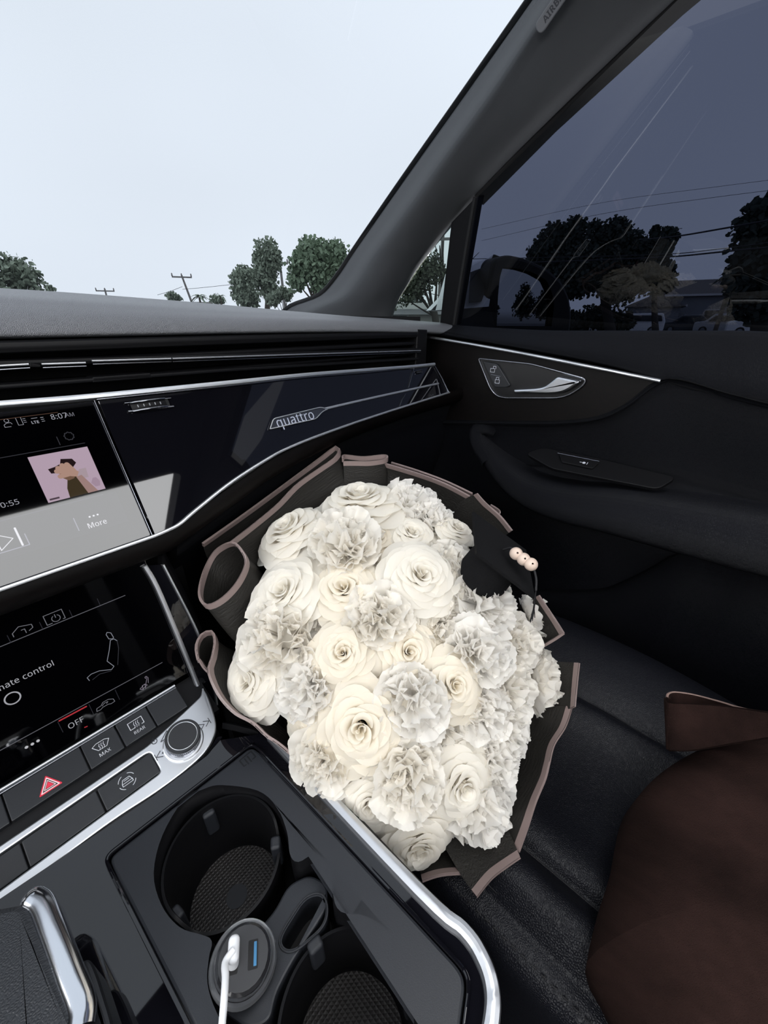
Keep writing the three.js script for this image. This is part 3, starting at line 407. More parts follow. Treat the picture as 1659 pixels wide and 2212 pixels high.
// exterior mirror
{
  const base = on(MIR, 0, -.16, -.05), t = thing('side_mirror', 'white wing mirror with a black rim outside the door window', 'wing mirror', base.toArray());
  const g = [[-.0825,.0663], [-.0242,.0643], [.018,.0577], [.0652,.0431], [.0921,.014], [.1075,-.0156], [.1115,-.0747], [-.082,-.073], [-.0889,-.0017], [-.0898,.0378]];
  const f = [[-.1045,.0733], [-.0643,.0833], [-.0119,.0787], [.0624,.0604], [.1124,.0367], [.1492,.0007], [.1695,-.0419], [.1748,-.0957], [-.1316,-.0909], [-.1142,-.0022]];
  part(t, 'mirror_rim', plate(MIR, f, { thick: .05, bevel: .008, r: .015, up: -.002, holes: [outline(g, .01)] }), matteBlack);
  part(t, 'mirror_glass', plate(MIR, f.map((p) => [p[0] * .97, p[1] * .97]), { thick: .004, bevel: 0, r: .015, up: -.014 }), std('mirror glass', [.34, .35, .37], .01, { metalness: 1 }));
  const body = [[-.0895,.0767], [-.064,.0815], [.0634,.0566], [.1501,-.0024], [.1696,-.1013], [-.1173,-.0962], [-.1062,-.002]];
  const shellRows = [0, .35, .7, 1].map((k) => { const c = [.02, -.04]; return smoothLine(body.map(([s, u]) => on(MIR, lerp(s, c[0], k * k * .6), lerp(u, c[1], k * k * .6), -.03 - k * .12).toArray()), 3, true); });
  part(t, 'mirror_shell', [grid(shellRows, { closedU: true, flip: true }), grid([shellRows[3], shellRows[3].map(() => on(MIR, .02, -.04, -.16).toArray())], { closedU: true, flip: true })], paintWhite);
  const arm = [[.98,.1095,-.6081], [1.04,.1307,-.6051], [1.1,.1473,-.5835], [1.04,.0939,-.5605], [.93,.0271,-.5055], [.84,.0204,-.5361]].map(VA);
  const inner = [[.965,.1021,-.5829], [1.03,.1198,-.575], [.97,.06,-.5422], [.935,.0391,-.5288], [.875,.0347,-.527]].map(VA), off = V(.05, 0, -.09);
  const prism = (pts, d) => { const p = pts.map((q) => q.toArray()), q = pts.map((a) => a.clone().add(d).toArray()), c = pts.reduce((s, a) => s.add(a), V(0, 0, 0)).multiplyScalar(1 / pts.length); return toCreasedNormals(mergeGeometries([grid([p, q], { closedU: true }), grid([p, p.map(() => c.toArray())], { closedU: true, flip: true }), grid([q, q.map(() => c.clone().add(d).toArray())], { closedU: true })].map(plain)), .6); };
  part(t, 'mirror_arm', prism(arm, off), paintWhite);
  part(t, 'arm_recess', prism(inner.map((a) => a.clone().addScaledVector(a, -.022)), V(.02, 0, -.01)), matteBlack);
  part(t, 'mirror_foot', prism([[.84,.0204,-.5361], [.9,.0261,-.4846], [.92,-.0381,-.4694], [.8,-.0356,-.5055]].map(VA), V(.03, 0, -.05)), matteBlack);
  part(t, 'cover_front', prism([[.93,.0933,-.6026], [.93,.0515,-.6295], [.93,.0215,-.668], [.95,.019,-.6059]].map(VA), V(.06, 0, -.06)), paintWhite);
}

// ---------------------------------------------------------------- dashboard
const dash = thing('dashboard', 'dark dashboard with gloss black fascia, air vent slats and silver trim lines', 'dashboard', [.2, -.5, -.7]);
{
  // soft top: crest seen against the windscreen, rounded down to the lip over the vents
  const X = [-.75, -.4, -.1, .09, .28, .45, .60, .72, .77], crest = [.030, .031, .031, .030, .023, .014, .006, .002, .0], lip = [.0, .0, .0, -.001, -.002, -.004, -.008, -.012, -.014];
  const edge = [.022, .022, .021, .0165, .0095, .0045, -.0005, -.006, -.008];   // where the flat top rolls over
  const rows = X.map((x, i) => { const c = crest[i], e = edge[i], l = lip[i]; return [[x, c - .022, -1.06], [x, c - .004, -.86], [x, c, -.66], [x, c - .0005, -.62], [x, lerp(c, e, .55), -.55], [x, e + .0012, -.508], [x, lerp(e, l, .30), -.489], [x, lerp(e, l, .75), -.474], [x, l - .006, -.466], [x, l - .013, -.468], [x, l - .015, -.50]]; });
  part(dash, 'top_pad', boxUV(slab(refine(rows, 6, 4), .01)), softPlastic);
  // vent band behind the slats
  part(dash, 'vent_cavity', new THREE.BoxGeometry(1.44, .12, .05).translate(-.03, -.055, -.545), deepBlack);
  for (const [dy, z, h] of [[-.020, -.475, .010], [-.034, -.480, .006], [-.051, -.482, .004]]) part(dash, 'vent_slat', sweep(smoothLine([[-.7, dy, z], [-.2, dy, z], [.2, dy - .001, z], [.45, dy - .0025, z - .002], [.618, dy - .004, z - .004]], 5), bar(.03, h), V(0, 1, 0)), matteBlack);
  const vy = [[.0489,-.0328], [.1059,-.0357], [.1118,-.0341], [.1818,-.0364], [.1842,-.0361], [.3296,-.0404], [.6122,-.0488]];
  part(dash, 'vent_slat', sweep(lift(VENT, [[-.7, vy[0][1]], vy[0], [.2, vy[3][1]], vy[6], [.62, vy[6][1]]], -.012), bar(.006, .022), VENT.n), matteBlack);
  const chromes = [[[-.7, vy[0][1]], [.0665,-.0337]], [[.0751,-.0343], [.1068,-.0353]], [[.1122,-.0341], [.1823,-.0364]], [[.1837,-.0365], [.3296,-.0409], [.5003,-.0462]], [[.5025,-.0463], [.6122,-.0496]]];
  for (const c of chromes) { part(dash, 'vent_chrome', sweep(lift(VENT, c, .003), bar(.0018, .003), VENT.n), satinMetal); part(dash, 'vent_chrome', sweep(lift(VENT, c.map(([s, u]) => [s, u - .0030]), .002), bar(.0013, .003), VENT.n), darkMetal); }
  part(dash, 'vent_tab', plate(VENT, [[.1084,-.048], [.1593,-.0486], [.1599,-.0536], [.1077,-.0529]], { thick: .02, bevel: .001, r: .001, up: .004 }), matteBlack);
  part(dash, 'vent_tab', plate(VENT, [[.0674,-.0326], [.0743,-.035], [.0737,-.0368], [.0664,-.0359]], { thick: .01, bevel: .0006, r: .001, up: .004 }), matteBlack);
  part(dash, 'vent_slat', sweep(lift(VENT, [[-.7, [.0436,-.0496][1]], [.0436,-.0496], [.2494,-.0527], [.6062,-.0631]], -.004), bar(.004, .016), VENT.n), matteBlack);
  part(dash, 'end_cap', plate(VENT, [[.61,-.0151], [.6388,-.0162], [.6381,-.0772], [.6069,-.0749]], { thick: .06, bevel: .002, r: .002, up: -.002 }), matteBlack);
  // gloss fascia with its metal edges
  const upper = [[-.063,.0048], [.001,.0026], [.1329,.0008], [.2387,-.0004], [.3567,-.004], [.4562,-.0071], [.5168,-.0079]];
  const lower = [[.5352,-.0614], [.3923,-.068], [.2961,-.0734], [.2178,-.0792], [.1717,-.0843], [.1433,-.0896], [.0908,-.1036], [.046,-.1199], [.0266,-.1278], [.0169,-.13], [-.0002,-.1314]];
  const gapT = [.0007,.0009], gapB = [-.0001,-.131];
  part(dash, 'gloss_fascia', plate(PANEL, [[gapT[0] + .0012, gapT[1]], ...upper.slice(2), ...smoothLine(lower, 3).slice(0, -1), [gapB[0] + .0012, gapB[1]]], { thick: .014, bevel: .0008, r: 0, up: 0 }), piano, 'gloss black fascia');
  const far = [-.75, upper[0][1]];
  part(dash, 'silver_trim', sweep(lift(PANEL, [far, ...smoothLine(upper, 4)], .001), (p => p)(bar(.0052, .008)), PANEL.n), satinMetal);
  part(dash, 'fascia_edge', sweep(lift(PANEL, smoothLine([[.0011,0], [.1317,-.0023], [.2374,-.0033], [.3551,-.0073], [.5075,-.0097]], 4), .001), bar(.0012, .003), PANEL.n), darkMetal);
  part(dash, 'lower_trim', sweep(lift(PANEL, [[-.75, lower[10][1] - .0005], ...smoothLine(lower, 5).reverse()], .0012), bar(.0032, .007), PANEL.n), satinMetal);
  part(dash, 'side_trim', sweep(lift(PANEL, [[.5164,-.0087], [.5269,-.0323], [.5352,-.0614]], .001), bar(.0016, .004), PANEL.n), darkMetal);
  // metal bar with the lettered badge
  const barTop = [[.247,-.0468], [.3275,-.0448], [.4332,-.043], [.5132,-.0418]];
  part(dash, 'badge_bar', sweep(lift(PANEL, smoothLine(barTop, 4), .0012), bar(.0034, .003), PANEL.n), satinMetal);
  const badge = [[.1573,-.0576], [.1664,-.0468], [.2403,-.0439], [.2513,-.0481], [.241,-.0497], [.2267,-.0573]];
  const bp = part(dash, 'badge', plate(PANEL, badge, { thick: .003, bevel: .0006, r: [.001, .004, .004, .002, .006, .004], up: .0022 }), std('badge inset', [.03, .033, .045], .3), 'inset badge that reads quattro');
  { const s = outline(badge, [.001, .004, .004, .002, .006, .004]).getPoints(4).map((p) => [p.x, p.y]).slice(0, -1); part(bp, 'badge_rim', sweep(lift(PANEL, s, .0026), bar(.0012, .002), PANEL.n, true), satinMetal); }
  { const a = [.1675,-.0533], b = [.2261,-.0516], w = Math.hypot(b[0] - a[0], b[1] - a[1]), d = drawn(PANEL, a[0] - .005, Math.min(a[1], b[1]) - .012, b[0] + .005, Math.max(a[1], b[1]) + .014, 8000, (x) => { x.translate(a[0], a[1]); x.rotate(Math.atan2(b[1] - a[1], b[0] - a[0])); x.fillStyle = '#b9bfd0'; x.scale(w / 360 / .001 * .001, w / 360); x.scale(1, -1); x.font = '100px sans-serif'; const k = 360 / x.measureText('quattro').width; x.scale(k, 1); x.fillText('quattro', 0, 30); }, { up: .0028 }); part(bp, 'lettering', d.geo, d.mat); }
  // vent wheel in the fascia, and the outer vent's
  const wheel = (c, w, label) => { const h = part(dash, 'vent_wheel', (() => { const rows = []; for (let j = 0; j <= 6; j++) { const a = (j / 6 - .5) * 2.2; rows.push(Array.from({ length: 13 }, (_, i) => { const b = (i / 12 - .5) * 1.7; return on(PANEL, c[0] + Math.sin(b) * w * .62, c[1] + Math.sin(a) * w * .11, .001 + (Math.cos(b) - .45) * w * .16 * Math.cos(a * .8)).toArray(); })); } return grid(rows); })(), matteBlack, label); for (const s of [-1, 1]) part(h, 'wheel_rim', sweep(Array.from({ length: 13 }, (_, i) => { const b = (i / 12 - .5) * 1.7; return on(PANEL, c[0] + Math.sin(b) * w * .62, c[1] + s * w * .115, .0015 + (Math.cos(b) - .45) * w * .16).toArray(); }), bar(w * .05, .002), PANEL.n), darkMetal); for (let k = -2; k <= 2; k++) part(h, 'wheel_mark', plate(PANEL, [[c[0] + k * w * .15 - w * .012, c[1] - w * .035], [c[0] + k * w * .15 + w * .012, c[1] - w * .035], [c[0] + k * w * .15 + w * .012, c[1] + w * .035], [c[0] + k * w * .15 - w * .012, c[1] + w * .035]], { thick: .004, bevel: 0, r: 0, up: .001 + (Math.cos(k * .28) - .40) * w * .16 }), std('grey mark', [.3, .31, .33], .5)); };
  const wc = [.0411,-.0111];
  part(dash, 'wheel_recess', plate(PANEL, [[.028,-.0064], [.0604,-.0073], [.0602,-.0149], [.0271,-.0144]], { thick: .002, bevel: .0003, r: .002, up: .001 }), deepBlack);
  wheel(wc, .034, 'ribbed thumb wheel with white marks');
  part(dash, 'wheel_trim', sweep(lift(PANEL, [[.0213,-.0064], [.0632,-.0072]], .0012), bar(.0009, .002), PANEL.n), darkMetal);
  part(dash, 'wheel_trim', sweep(lift(PANEL, [[.0215,-.0144], [.0626,-.0157]], .0012), bar(.0016, .003), PANEL.n), darkMetal);
  wheel([.469,-.0169], .016);
  part(dash, 'outer_divider', sweep(lift(PANEL, [[.4594,-.0082], [.4466,-.0211], [.4289,-.0394]], .001), bar(.0012, .003), PANEL.n), darkMetal);
  part(dash, 'outer_divider', sweep(lift(PANEL, [[.4159,-.0486], [.4022,-.0574], [.3902,-.0676]], .001), bar(.0012, .003), PANEL.n), darkMetal);
  // lower dashboard in dark wood, then the glovebox
  const xs = [-.75, -.05, .095, .125, .20, .27, .40, .52, .635, .70], yb = [-.186, -.186, -.186, -.183, -.163, -.147, -.131, -.124, -.121, -.121];
  const z = (y) => -.436 - .476 * (y + .065);
  part(dash, 'lower_panel', boxUV(slab(refine(xs.map((x, i) => [[x, yb[i] + .002, z(yb[i]) - .004], [x, yb[i] - .010, z(yb[i]) - .001], [x, yb[i] - .022, z(yb[i]) - .008], [x, yb[i] - .032, z(yb[i]) - .030]]), 4, 4), .008)), wood, 'dark wood lower dashboard panel');
  part(dash, 'glovebox', slab(refine(xs.filter((x) => x > .12).map((x, i) => [[x, yb[i + 3] - .030, z(yb[i + 3]) - .024], [x, yb[i + 3] - .05, z(yb[i + 3]) - .034], [x, -.30, -.475], [x, -.42, -.53], [x, -.6, -.62]]), 3, 4), .01), doorSkin);
  part(dash, 'centre_fill', new THREE.BoxGeometry(.95, .17, .05).translate(-.335, -.28, -.475), matteBlack);
}
// upper touchscreen
{
  const a = [-.0001,-.0003], b = [-.0001,-.131], L = -.33, R0 = a[0] - .0012;
  const t = thing('touchscreen', 'wide glossy touchscreen at the top of the dashboard showing the time and an album picture', 'touchscreen', on(PANEL, -.1, b[1]).toArray());
  part(t, 'screen_glass', plate(PANEL, [[L, a[1]], [R0, a[1]], [R0, b[1] + .001], [L, b[1] + .001]], { thick: .012, bevel: .0008, r: .002, up: 0 }), glassBlack);
  part(t, 'screen_edge', sweep(lift(PANEL, [[R0 + .0005, a[1]], [R0 + .0005, b[1]]], .0005), bar(.0008, .002), PANEL.n), darkMetal);
  const album = [[-.0611,-.0386], [-.0201,-.039], [-.0199,-.0794], [-.0615,-.0763]];
  const d = drawn(PANEL, -.135, b[1] + .002, R0 - .002, a[1] - .002, 6500, (x) => {
    x.fillStyle = '#000'; x.fillRect(-1, -1, 2, 2);
    // artwork square: a plain capped figure on lilac
    const s0 = (album[0][0] + album[3][0]) / 2, s1 = (album[1][0] + album[2][0]) / 2, t1 = (album[0][1] + album[1][1]) / 2, t0 = (album[2][1] + album[3][1]) / 2, w = s1 - s0, h = t1 - t0, U = (q, r) => [s0 + q * w, t0 + r * h], poly = (c, l) => { x.fillStyle = c; x.beginPath(); l.forEach((p, i) => { const [m, n] = U(...p); i ? x.lineTo(m, n) : x.moveTo(m, n); }); x.closePath(); x.fill(); };
    x.fillStyle = '#d8bfd2'; x.fillRect(s0, t0, w, h);
    poly('#c4a9bd', [[.8, .2], [.86, .3], [.92, .3], [.96, .2], [.93, .1], [.85, .1]]);
    poly('#4b3f2c', [[.36, 0], [.38, .2], [.45, .4], [.62, .42], [.68, .25], [.70, 0]]);
    poly('#8a6a57', [[.36, .55], [.38, .44], [.46, .36], [.56, .38], [.64, .5], [.62, .66], [.42, .68]]);
    poly('#2b1e20', [[.22, .68], [.24, .58], [.36, .56], [.42, .62], [.52, .66], [.62, .62], [.70, .70], [.66, .80], [.48, .84], [.44, .74], [.34, .70]]);
    poly('#cbb6bf', [[.62, .42], [.70, .55], [.82, .55], [.80, .34], [.70, .34]]);
    poly('#bd9a94', [[.60, .40], [.70, .42], [.86, 0], [.68, 0]]);
    x.strokeStyle = '#d0a897'; for (const l of [[[.58, .54], [.46, .70]], [[.56, .54], [.38, .66]], [[.56, .52], [.34, .60]], [[.58, .50], [.36, .48]], [[.60, .55], [.54, .70]]]) lines(x, [l.map((p) => U(...p))], .0038);
    poly('#d0a897', [[.50, .56], [.60, .60], [.68, .50], [.62, .40], [.52, .44]]);
    x.fillStyle = '#5b4b55'; x.fillRect(...U(.04, .04), w * .16, h * .035);
    x.fillStyle = x.strokeStyle = '#c3c3cf';
    const tm = [-.036,-.012]; words(x, '8:07', tm[0], tm[1], .0062); const am = [-.0257,-.0113]; x.fillStyle = '#9a9aa6'; words(x, 'AM', am[0], am[1], .0046);
    x.fillStyle = '#c3c3cf';
    const pe = [-.0636,-.0098], ph = [-.0558,-.0096], lt = [-.0458,-.0106]; x.lineWidth = .0006;
    x.save(); resized(x, pe, .62); x.beginPath(); x.arc(pe[0], pe[1] + .003, .0022, 0, 7); x.stroke(); lines(x, [[[pe[0] - .004, pe[1] - .005], [pe[0] - .004, pe[1] - .002], [pe[0] - .001, pe[1]], [pe[0] + .003, pe[1]], [pe[0] + .004, pe[1] - .002]], [[pe[0] - .004, pe[1] - .005], [pe[0] + .002, pe[1] - .005]]], .0006);
    x.restore(); x.save(); resized(x, ph, .62); lines(x, [[[ph[0] - .003, ph[1] - .005], [ph[0] + .002, ph[1] - .005], [ph[0] + .002, ph[1] + .005], [ph[0] - .003, ph[1] + .005], [ph[0] - .003, ph[1] - .005]], ...[-1, 0, 1].map((k) => [[ph[0] + .0035, ph[1] + k * .0024], [ph[0] + .006, ph[1] + k * .0024]])], .0006);
    x.restore(); x.save(); resized(x, lt, .62); words(x, 'LTE', lt[0] - .006, lt[1] - .0042, .0052, 'left', 'bold'); lines(x, [[[lt[0] - .004, lt[1] + .003], [lt[0] + .002, lt[1] + .003]], ...[-1, 0, 1].map((k) => [[lt[0] + .0055, lt[1] + k * .0026], [lt[0] + .0085, lt[1] + k * .0026]])], .0007); x.restore();
    x.strokeStyle = '#45454c'; const ge = [-.0292,-.0275]; x.lineWidth = .0007; x.beginPath(); for (let k = 0; k <= 48; k++) { const q = k / 48 * 6.283, r = .0032 + .0003 * Math.sin(q * 9); x.lineTo(ge[0] + r * Math.cos(q), ge[1] + r * Math.sin(q)); } x.stroke();
    const l1 = [-.0206,-.0355]; lines(x, [[[-.2, l1[1]], l1], [[[-.0376,-.0274][0], l1[1] + .009], [[-.0376,-.0274][0], l1[1] + .002]]], .0006);
    const top = [-.0497,-.0065]; x.strokeStyle = '#6a5042'; lines(x, [[[-.2, top[1]], [top[0] + .02, top[1]]]], .0005);
    x.fillStyle = '#c3c3cf'; const el = [-.0775,-.073]; words(x, '-0:55', el[0], el[1], .0060, 'right');
    // soft key bar along the bottom
    const kt = [-.0209,-.0821][1], kb = [-.0137,-.1111][1], kr = [-.0138,-.095][0]; x.fillStyle = '#0d0d15'; x.fillRect(-.2, kb, kr + .2, kt - kb);
    x.strokeStyle = '#3a3a48'; lines(x, [[[-.2, kt], [kr - .01, kt]]], .0007);
    x.fillStyle = x.strokeStyle = '#eeeef6'; const mo = [-.0365,-.1072]; words(x, 'More', mo[0], mo[1], .0062, 'center'); for (const k of [-1, 0, 1]) { x.beginPath(); x.arc(mo[0] + k * .0030, mo[1] + .0095, .0008, 0, 7); x.fill(); }
    const nx = [-.0935,-.0973]; lines(x, [[[nx[0] - .006, nx[1] + .0065], [nx[0] + .003, nx[1]], [nx[0] - .006, nx[1] - .0065], [nx[0] - .006, nx[1] + .0065]]], .0006); lines(x, [[[nx[0] + .0065, nx[1] + .007], [nx[0] + .0065, nx[1] - .007]]], .0014);
    x.strokeStyle = '#8c8ca0'; const bx = [-.0831,-.1055]; lines(x, [[[-.2, bx[1]], bx, [bx[0], bx[1] + .009]], [[[-.0503,-.0982][0], mo[1] + .012], [[-.0503,-.0982][0], mo[1] + .001]]], .0007);
  }, { clear: false, glow: .62, name: 'touchscreen picture', up: .0003, rough: .03 });
  d.mat.ior = 1.9;
  const dm = new THREE.MeshPhysicalMaterial({ name: 'touchscreen picture', color: 0x010102, roughness: .03, ior: 1.62, emissive: 0xffffff, emissiveMap: d.tex, emissiveIntensity: .62 });
  part(t, 'screen_picture', d.geo, dm);
}

// ---------------------------------------------------------------- centre console
const con = thing('center_console', 'gloss black center console with aluminium button frame and climate display', 'console', [.02, -.8, -.2]);
{
  // climate display
  const br = [.088,.0028], tr = [.089,.1365], bl = [-.0632,.0026], cr = [.0856,-.0001];
  const disp = part(con, 'climate_display', plate(CLIM, [[-.2, bl[1] + .003], [br[0] + .004, bl[1] + .003], [tr[0] + .004, tr[1] + .003], [-.2, tr[1] + .003]], { thick: .012, bevel: .0008, r: .002, up: 0 }), glassBlack, 'black climate display');
  const d = drawn(CLIM, -.10, bl[1] + .004, br[0] + .002, tr[1] + .002, 7000, (x) => {
    x.fillStyle = '#000'; x.fillRect(-1, -1, 2, 2); x.strokeStyle = '#77777f';
    const tl = [.0659,.1107], t0 = [-.0256,.1118], lr = [.0727,.0309], l0 = [-.0529,.0326];
    lines(x, [[[-.2, t0[1] + (t0[1] - tl[1]) * .4], t0, tl], [[-.2, l0[1]], l0, lr]], .0007);
    x.strokeStyle = '#3c3c44'; for (const [q] of [[-.019,.1159], [.0022,.1155], [.0235,.1157], [.0451,.1158]]) lines(x, [[[q, tl[1] + .001], [q, tl[1] + .0075]]], .0005);
    for (const [q] of [[.0294,.0247], [.008,.0256], [-.0154,.0265]]) lines(x, [[[q, lr[1] - .001], [q, lr[1] - .012]]], .0005);
    const H = [-.0094,.1171], P = [.0123,.1174]; x.strokeStyle = x.fillStyle = '#8f8f98';
    sizedDown(x, H, .72, () => lines(x, [[[H[0] - .009, H[1] - .003], [H[0] - .009, H[1] + .001], [H[0] - .002, H[1] + .006], [H[0] + .009, H[1] + .003], [H[0] + .009, H[1] - .001], [H[0] + .005, H[1] - .003]], [[H[0] + .002, H[1] - .004], [H[0] + .002, H[1] + .001], [H[0] - .001, H[1] + .001]]], .0008));
    x.save(); resized(x, P, .72); lines(x, [[[P[0] - .004, P[1] - .006], [P[0] - .009, P[1] - .006], [P[0] - .009, P[1] + .006], [P[0] + .009, P[1] + .006], [P[0] + .009, P[1] - .006], [P[0] + .007, P[1] - .006]], [[P[0] + .001, P[1] - .001], [P[0] + .001, P[1] + .003]]], .0008); x.lineWidth = .0008; x.beginPath(); x.arc(P[0] + .001, P[1] - .002, .004, 2.1, 7.3); x.stroke(); x.restore();
    x.fillStyle = '#d2d2da'; const C = [-.0007,.0779]; words(x, 'Climate control', C[0], C[1], .0068, 'right');
    const O = [-.0329,.0678]; x.strokeStyle = '#c8c8d0'; x.lineWidth = .0011; x.beginPath(); x.arc(O[0], O[1], .0048, 0, 7); x.stroke();
    x.strokeStyle = '#a4a7b4'; // seat symbol
    lines(x, [[[.0415,.0847], [.044,.0827], [.0445,.0774], [.0434,.0766], [.0408,.0781], [.0402,.083], [.0415,.0847]]], .0006);
    lines(x, [[[.046,.0729], [.0443,.076], [.0414,.0763], [.0379,.0685], [.0328,.0592], [.0359,.0515], [.0333,.0497], [.0246,.0542], [.0185,.055], [.0148,.0536], [.0154,.0502]]], .0006);
    x.strokeStyle = '#55565f'; lines(x, [[[.046,.0729], [.0447,.0656], [.0389,.051]], [[.0177,.0495], [.0239,.0512], [.0326,.0487]]], .0004);
    x.strokeStyle = '#d8434c'; const R = [.0057,.0294], R1 = [-.0142,.03]; lines(x, [[R1, R]], .0013); lines(x, [[[-.0013,.0123], [.0004,.0119]]], .0009);
    x.fillStyle = '#c6c6ce'; const F = [-.0053,.0181]; words(x, 'OFF', F[0], F[1], .0070, 'center');
    x.strokeStyle = '#9c9ca6'; const K = [.0181,.0213]; x.save(); resized(x, K, .72); lines(x, [[[K[0] - .010, K[1] - .002], [K[0] - .009, K[1] + .0015], [K[0] - .004, K[1] + .002], [K[0] - .001, K[1] + .005], [K[0] + .005, K[1] + .005], [K[0] + .010, K[1] + .002], [K[0] + .0105, K[1] - .002], [K[0] + .006, K[1] - .0025], [K[0] + .003, K[1] - .001], [K[0] - .003, K[1] - .001], [K[0] - .006, K[1] - .0025], [K[0] - .010, K[1] - .002]]], .0007); lines(x, [[[K[0] - .003, K[1] + .001], [K[0], K[1] + .003], [K[0] + .004, K[1] + .0025], [K[0] + .002, K[1] + .001]]], .0007); x.restore();
    x.strokeStyle = '#a99fb0'; const S = [.0523,.0206]; x.save(); resized(x, S, .75); lines(x, [[[S[0] + .001, S[1] - .002], [S[0] + .004, S[1] + .004]], [[S[0] + .004, S[1] - .002], [S[0] + .006, S[1] + .005]], [[S[0] - .007, S[1] - .004], [S[0] - .001, S[1] - .001], [S[0] + .002, S[1] - .004], [S[0] - .005, S[1] - .006], [S[0] - .007, S[1] - .004]], [[S[0] - .004, S[1] - .007], [S[0] - .003, S[1] - .001]], [[S[0] - .001, S[1] - .007], [S[0], S[1] - .001]]], .0007); x.beginPath(); x.arc(S[0] + .004, S[1] + .0065, .0012, 0, 7); x.stroke(); x.restore();
    x.fillStyle = '#e2e2e8'; for (const [a, b] of [[-.0391,.0236], [-.0352,.0235], [-.0314,.0235]]) { x.beginPath(); x.arc(a, b, .0012, 0, 7); x.fill(); }
  }, { clear: false, glow: .55, up: .0003 });
  part(disp, 'display_picture', d.geo, new THREE.MeshPhysicalMaterial({ name: 'climate picture', color: 0x010102, roughness: .04, ior: 1.7, emissive: 0xffffff, emissiveMap: d.tex, emissiveIntensity: .6 }));
  // side frame: inner aluminium strip, gloss strip, outer chrome strip
  const innerEdge = [[.0897,.1312], [.0927,.1068], [.0936,.0522], [.0938,-.0007], [.093,-.0249]];
  const outerEdge = [[.1055,.1256], [.1073,.1054], [.1107,.0694], [.1126,.0373], [.1115,-.0066], [.1044,-.044]];
  part(con, 'inner_strip', sweep(lift(CLIM, smoothLine(innerEdge, 4), .004), bar(.0048, .006), CLIM.n), satinMetal);
  part(con, 'outer_strip', sweep(lift(CLIM, smoothLine(outerEdge, 4), .003), bar(.0020, .005), CLIM.n), satinMetal);
  part(con, 'gloss_strip', slab(refine([lift(CLIM, resample(innerEdge, 5), .0015), lift(CLIM, resample(outerEdge, 5), .0015)], 2, 3), .01), piano);
  part(con, 'screen_surround', plate(CLIM, [[br[0] + .003, bl[1] - .002], [[.0935,-.0235][0] + .002, [.0935,-.0235][1]], [.0897,.1312], [tr[0] + .003, tr[1] + .002]], { thick: .006, bevel: .0004, r: .001, up: -.001 }), piano);
  part(con, 'console_side', slab(refine([lift(CLIM, resample(outerEdge, 5), .001), lift(CLIM, resample(outerEdge, 5), .001).map((p) => [p[0] + .012, p[1] - .01, p[2] - .02]), lift(CLIM, resample(outerEdge, 5), 0).map((p) => [p[0] + .02, p[1] - .25, p[2] - .06])], 3, 3), .006), matteBlack);
  // two rows of buttons in the aluminium frame
  const lineA = [[-.0637,.0016], [.0748,-.0003]], row1b = [[-.0699,-.0253], [-.01,-.0268], [.0442,-.0259], [.0714,-.0258]], y1t = lineA[0][1] - .0035, y1b = row1b[1][1];
  part(con, 'button_trim', sweep(lift(BTN, [[-.2, lineA[0][1]], lineA[1]], .002), bar(.0024, .005), BTN.n), satinMetal);
  part(con, 'button_trim', sweep(lift(BTN, [[-.2, lineA[0][1] - .0022], [lineA[1][0], lineA[1][1] - .0022]], .001), bar(.0012, .003), BTN.n), darkMetal);
  const e1 = [[-.0636,-.0138][0], [-.0099,-.0142][0], [.0177,-.0144][0], [.0454,-.0145][0], [.0757,-.0161][0]];
  const cell = (name, a, b, t, u, label) => part(con, name, plate(BTN, [[a + .0005, u], [b - .0005, u], [b - .0005, t], [a + .0005, t]], { thick: .008, bevel: .0007, r: .0012, up: .001 }), buttonPlastic, label);
  const names = [[-.2, e1[0], 'plain button'], [e1[0], e1[1], 'hazard button with a red triangle'], [e1[1], e1[2], 'front defrost button marked MAX'], [e1[2], e1[3], 'rear defrost button marked REAR'], [e1[3], e1[4], 'blank button']];
  const btn = names.map(([a, b, l]) => cell('button', a, b, y1t, y1b, l));
  part(con, 'button_bed', plate(BTN, [[-.2, y1t + .005], [e1[4] + .022, y1t + .005], [e1[4] + .022, y1b - .02], [-.2, y1b - .02]], { thick: .01, bevel: 0, r: 0, up: -.004 }), matteBlack);
  const y2t = [-.0119,-.0414][1], y2b = [-.013,-.0656][1], e2 = [[-.0623,-.0526][0], [-.012,-.0525][0], [.0315,-.052][0]];
  const b2 = [[-.2, e2[0], 'plain lower button'], [e2[0], e2[1], 'long blank lower button'], [e2[1], e2[2], 'drive mode button with a car symbol']].map(([a, b, l]) => cell('button', a, b, y2t - .0035, y2b, l));
  // aluminium frame round the lower row and the knob
  const fr = [[-.2, y2t + .003], [[.0317,-.0377][0], y2t + .003], [.0697,-.0303], [.0891,-.0259], [.0944,-.0188], [.0954,-.0273], [.0885,-.058], [.0823,-.0676], [.0678,-.0769], [.0464,-.0793], [.0205,-.0788], [[-.0095,-.0773][0], y2b - .0095], [-.2, y2b - .0095]];
  const hole = [[-.3, y2t - .0025], [e2[2], y2t - .0025], [e2[2], y2b - .001], [-.3, y2b - .001]];
  const plateShape = (() => { const pts = [[-.2, y2t + .003], ...fr.slice(1, 11), [fr[11][0], fr[11][1]], [-.2, fr[12][1]], [-.2, y2b - .001], [e2[2] - .002, y2b - .001], [e2[2], y2b + .001], [e2[2], y2t - .0045], [e2[2] - .003, y2t - .0025], [-.2, y2t - .0025]]; return outline(pts, [0, .004, .004, .003, .001, .01, .012, .012, .012, .02, .02, .02, 0, 0, .003, .003, .003, .003, 0]); })(); void hole;
  part(con, 'button_frame', plate(BTN, plateShape, { thick: .009, bevel: .0012, r: 0, up: .0025 }), satinMetal, 'satin aluminium button frame');
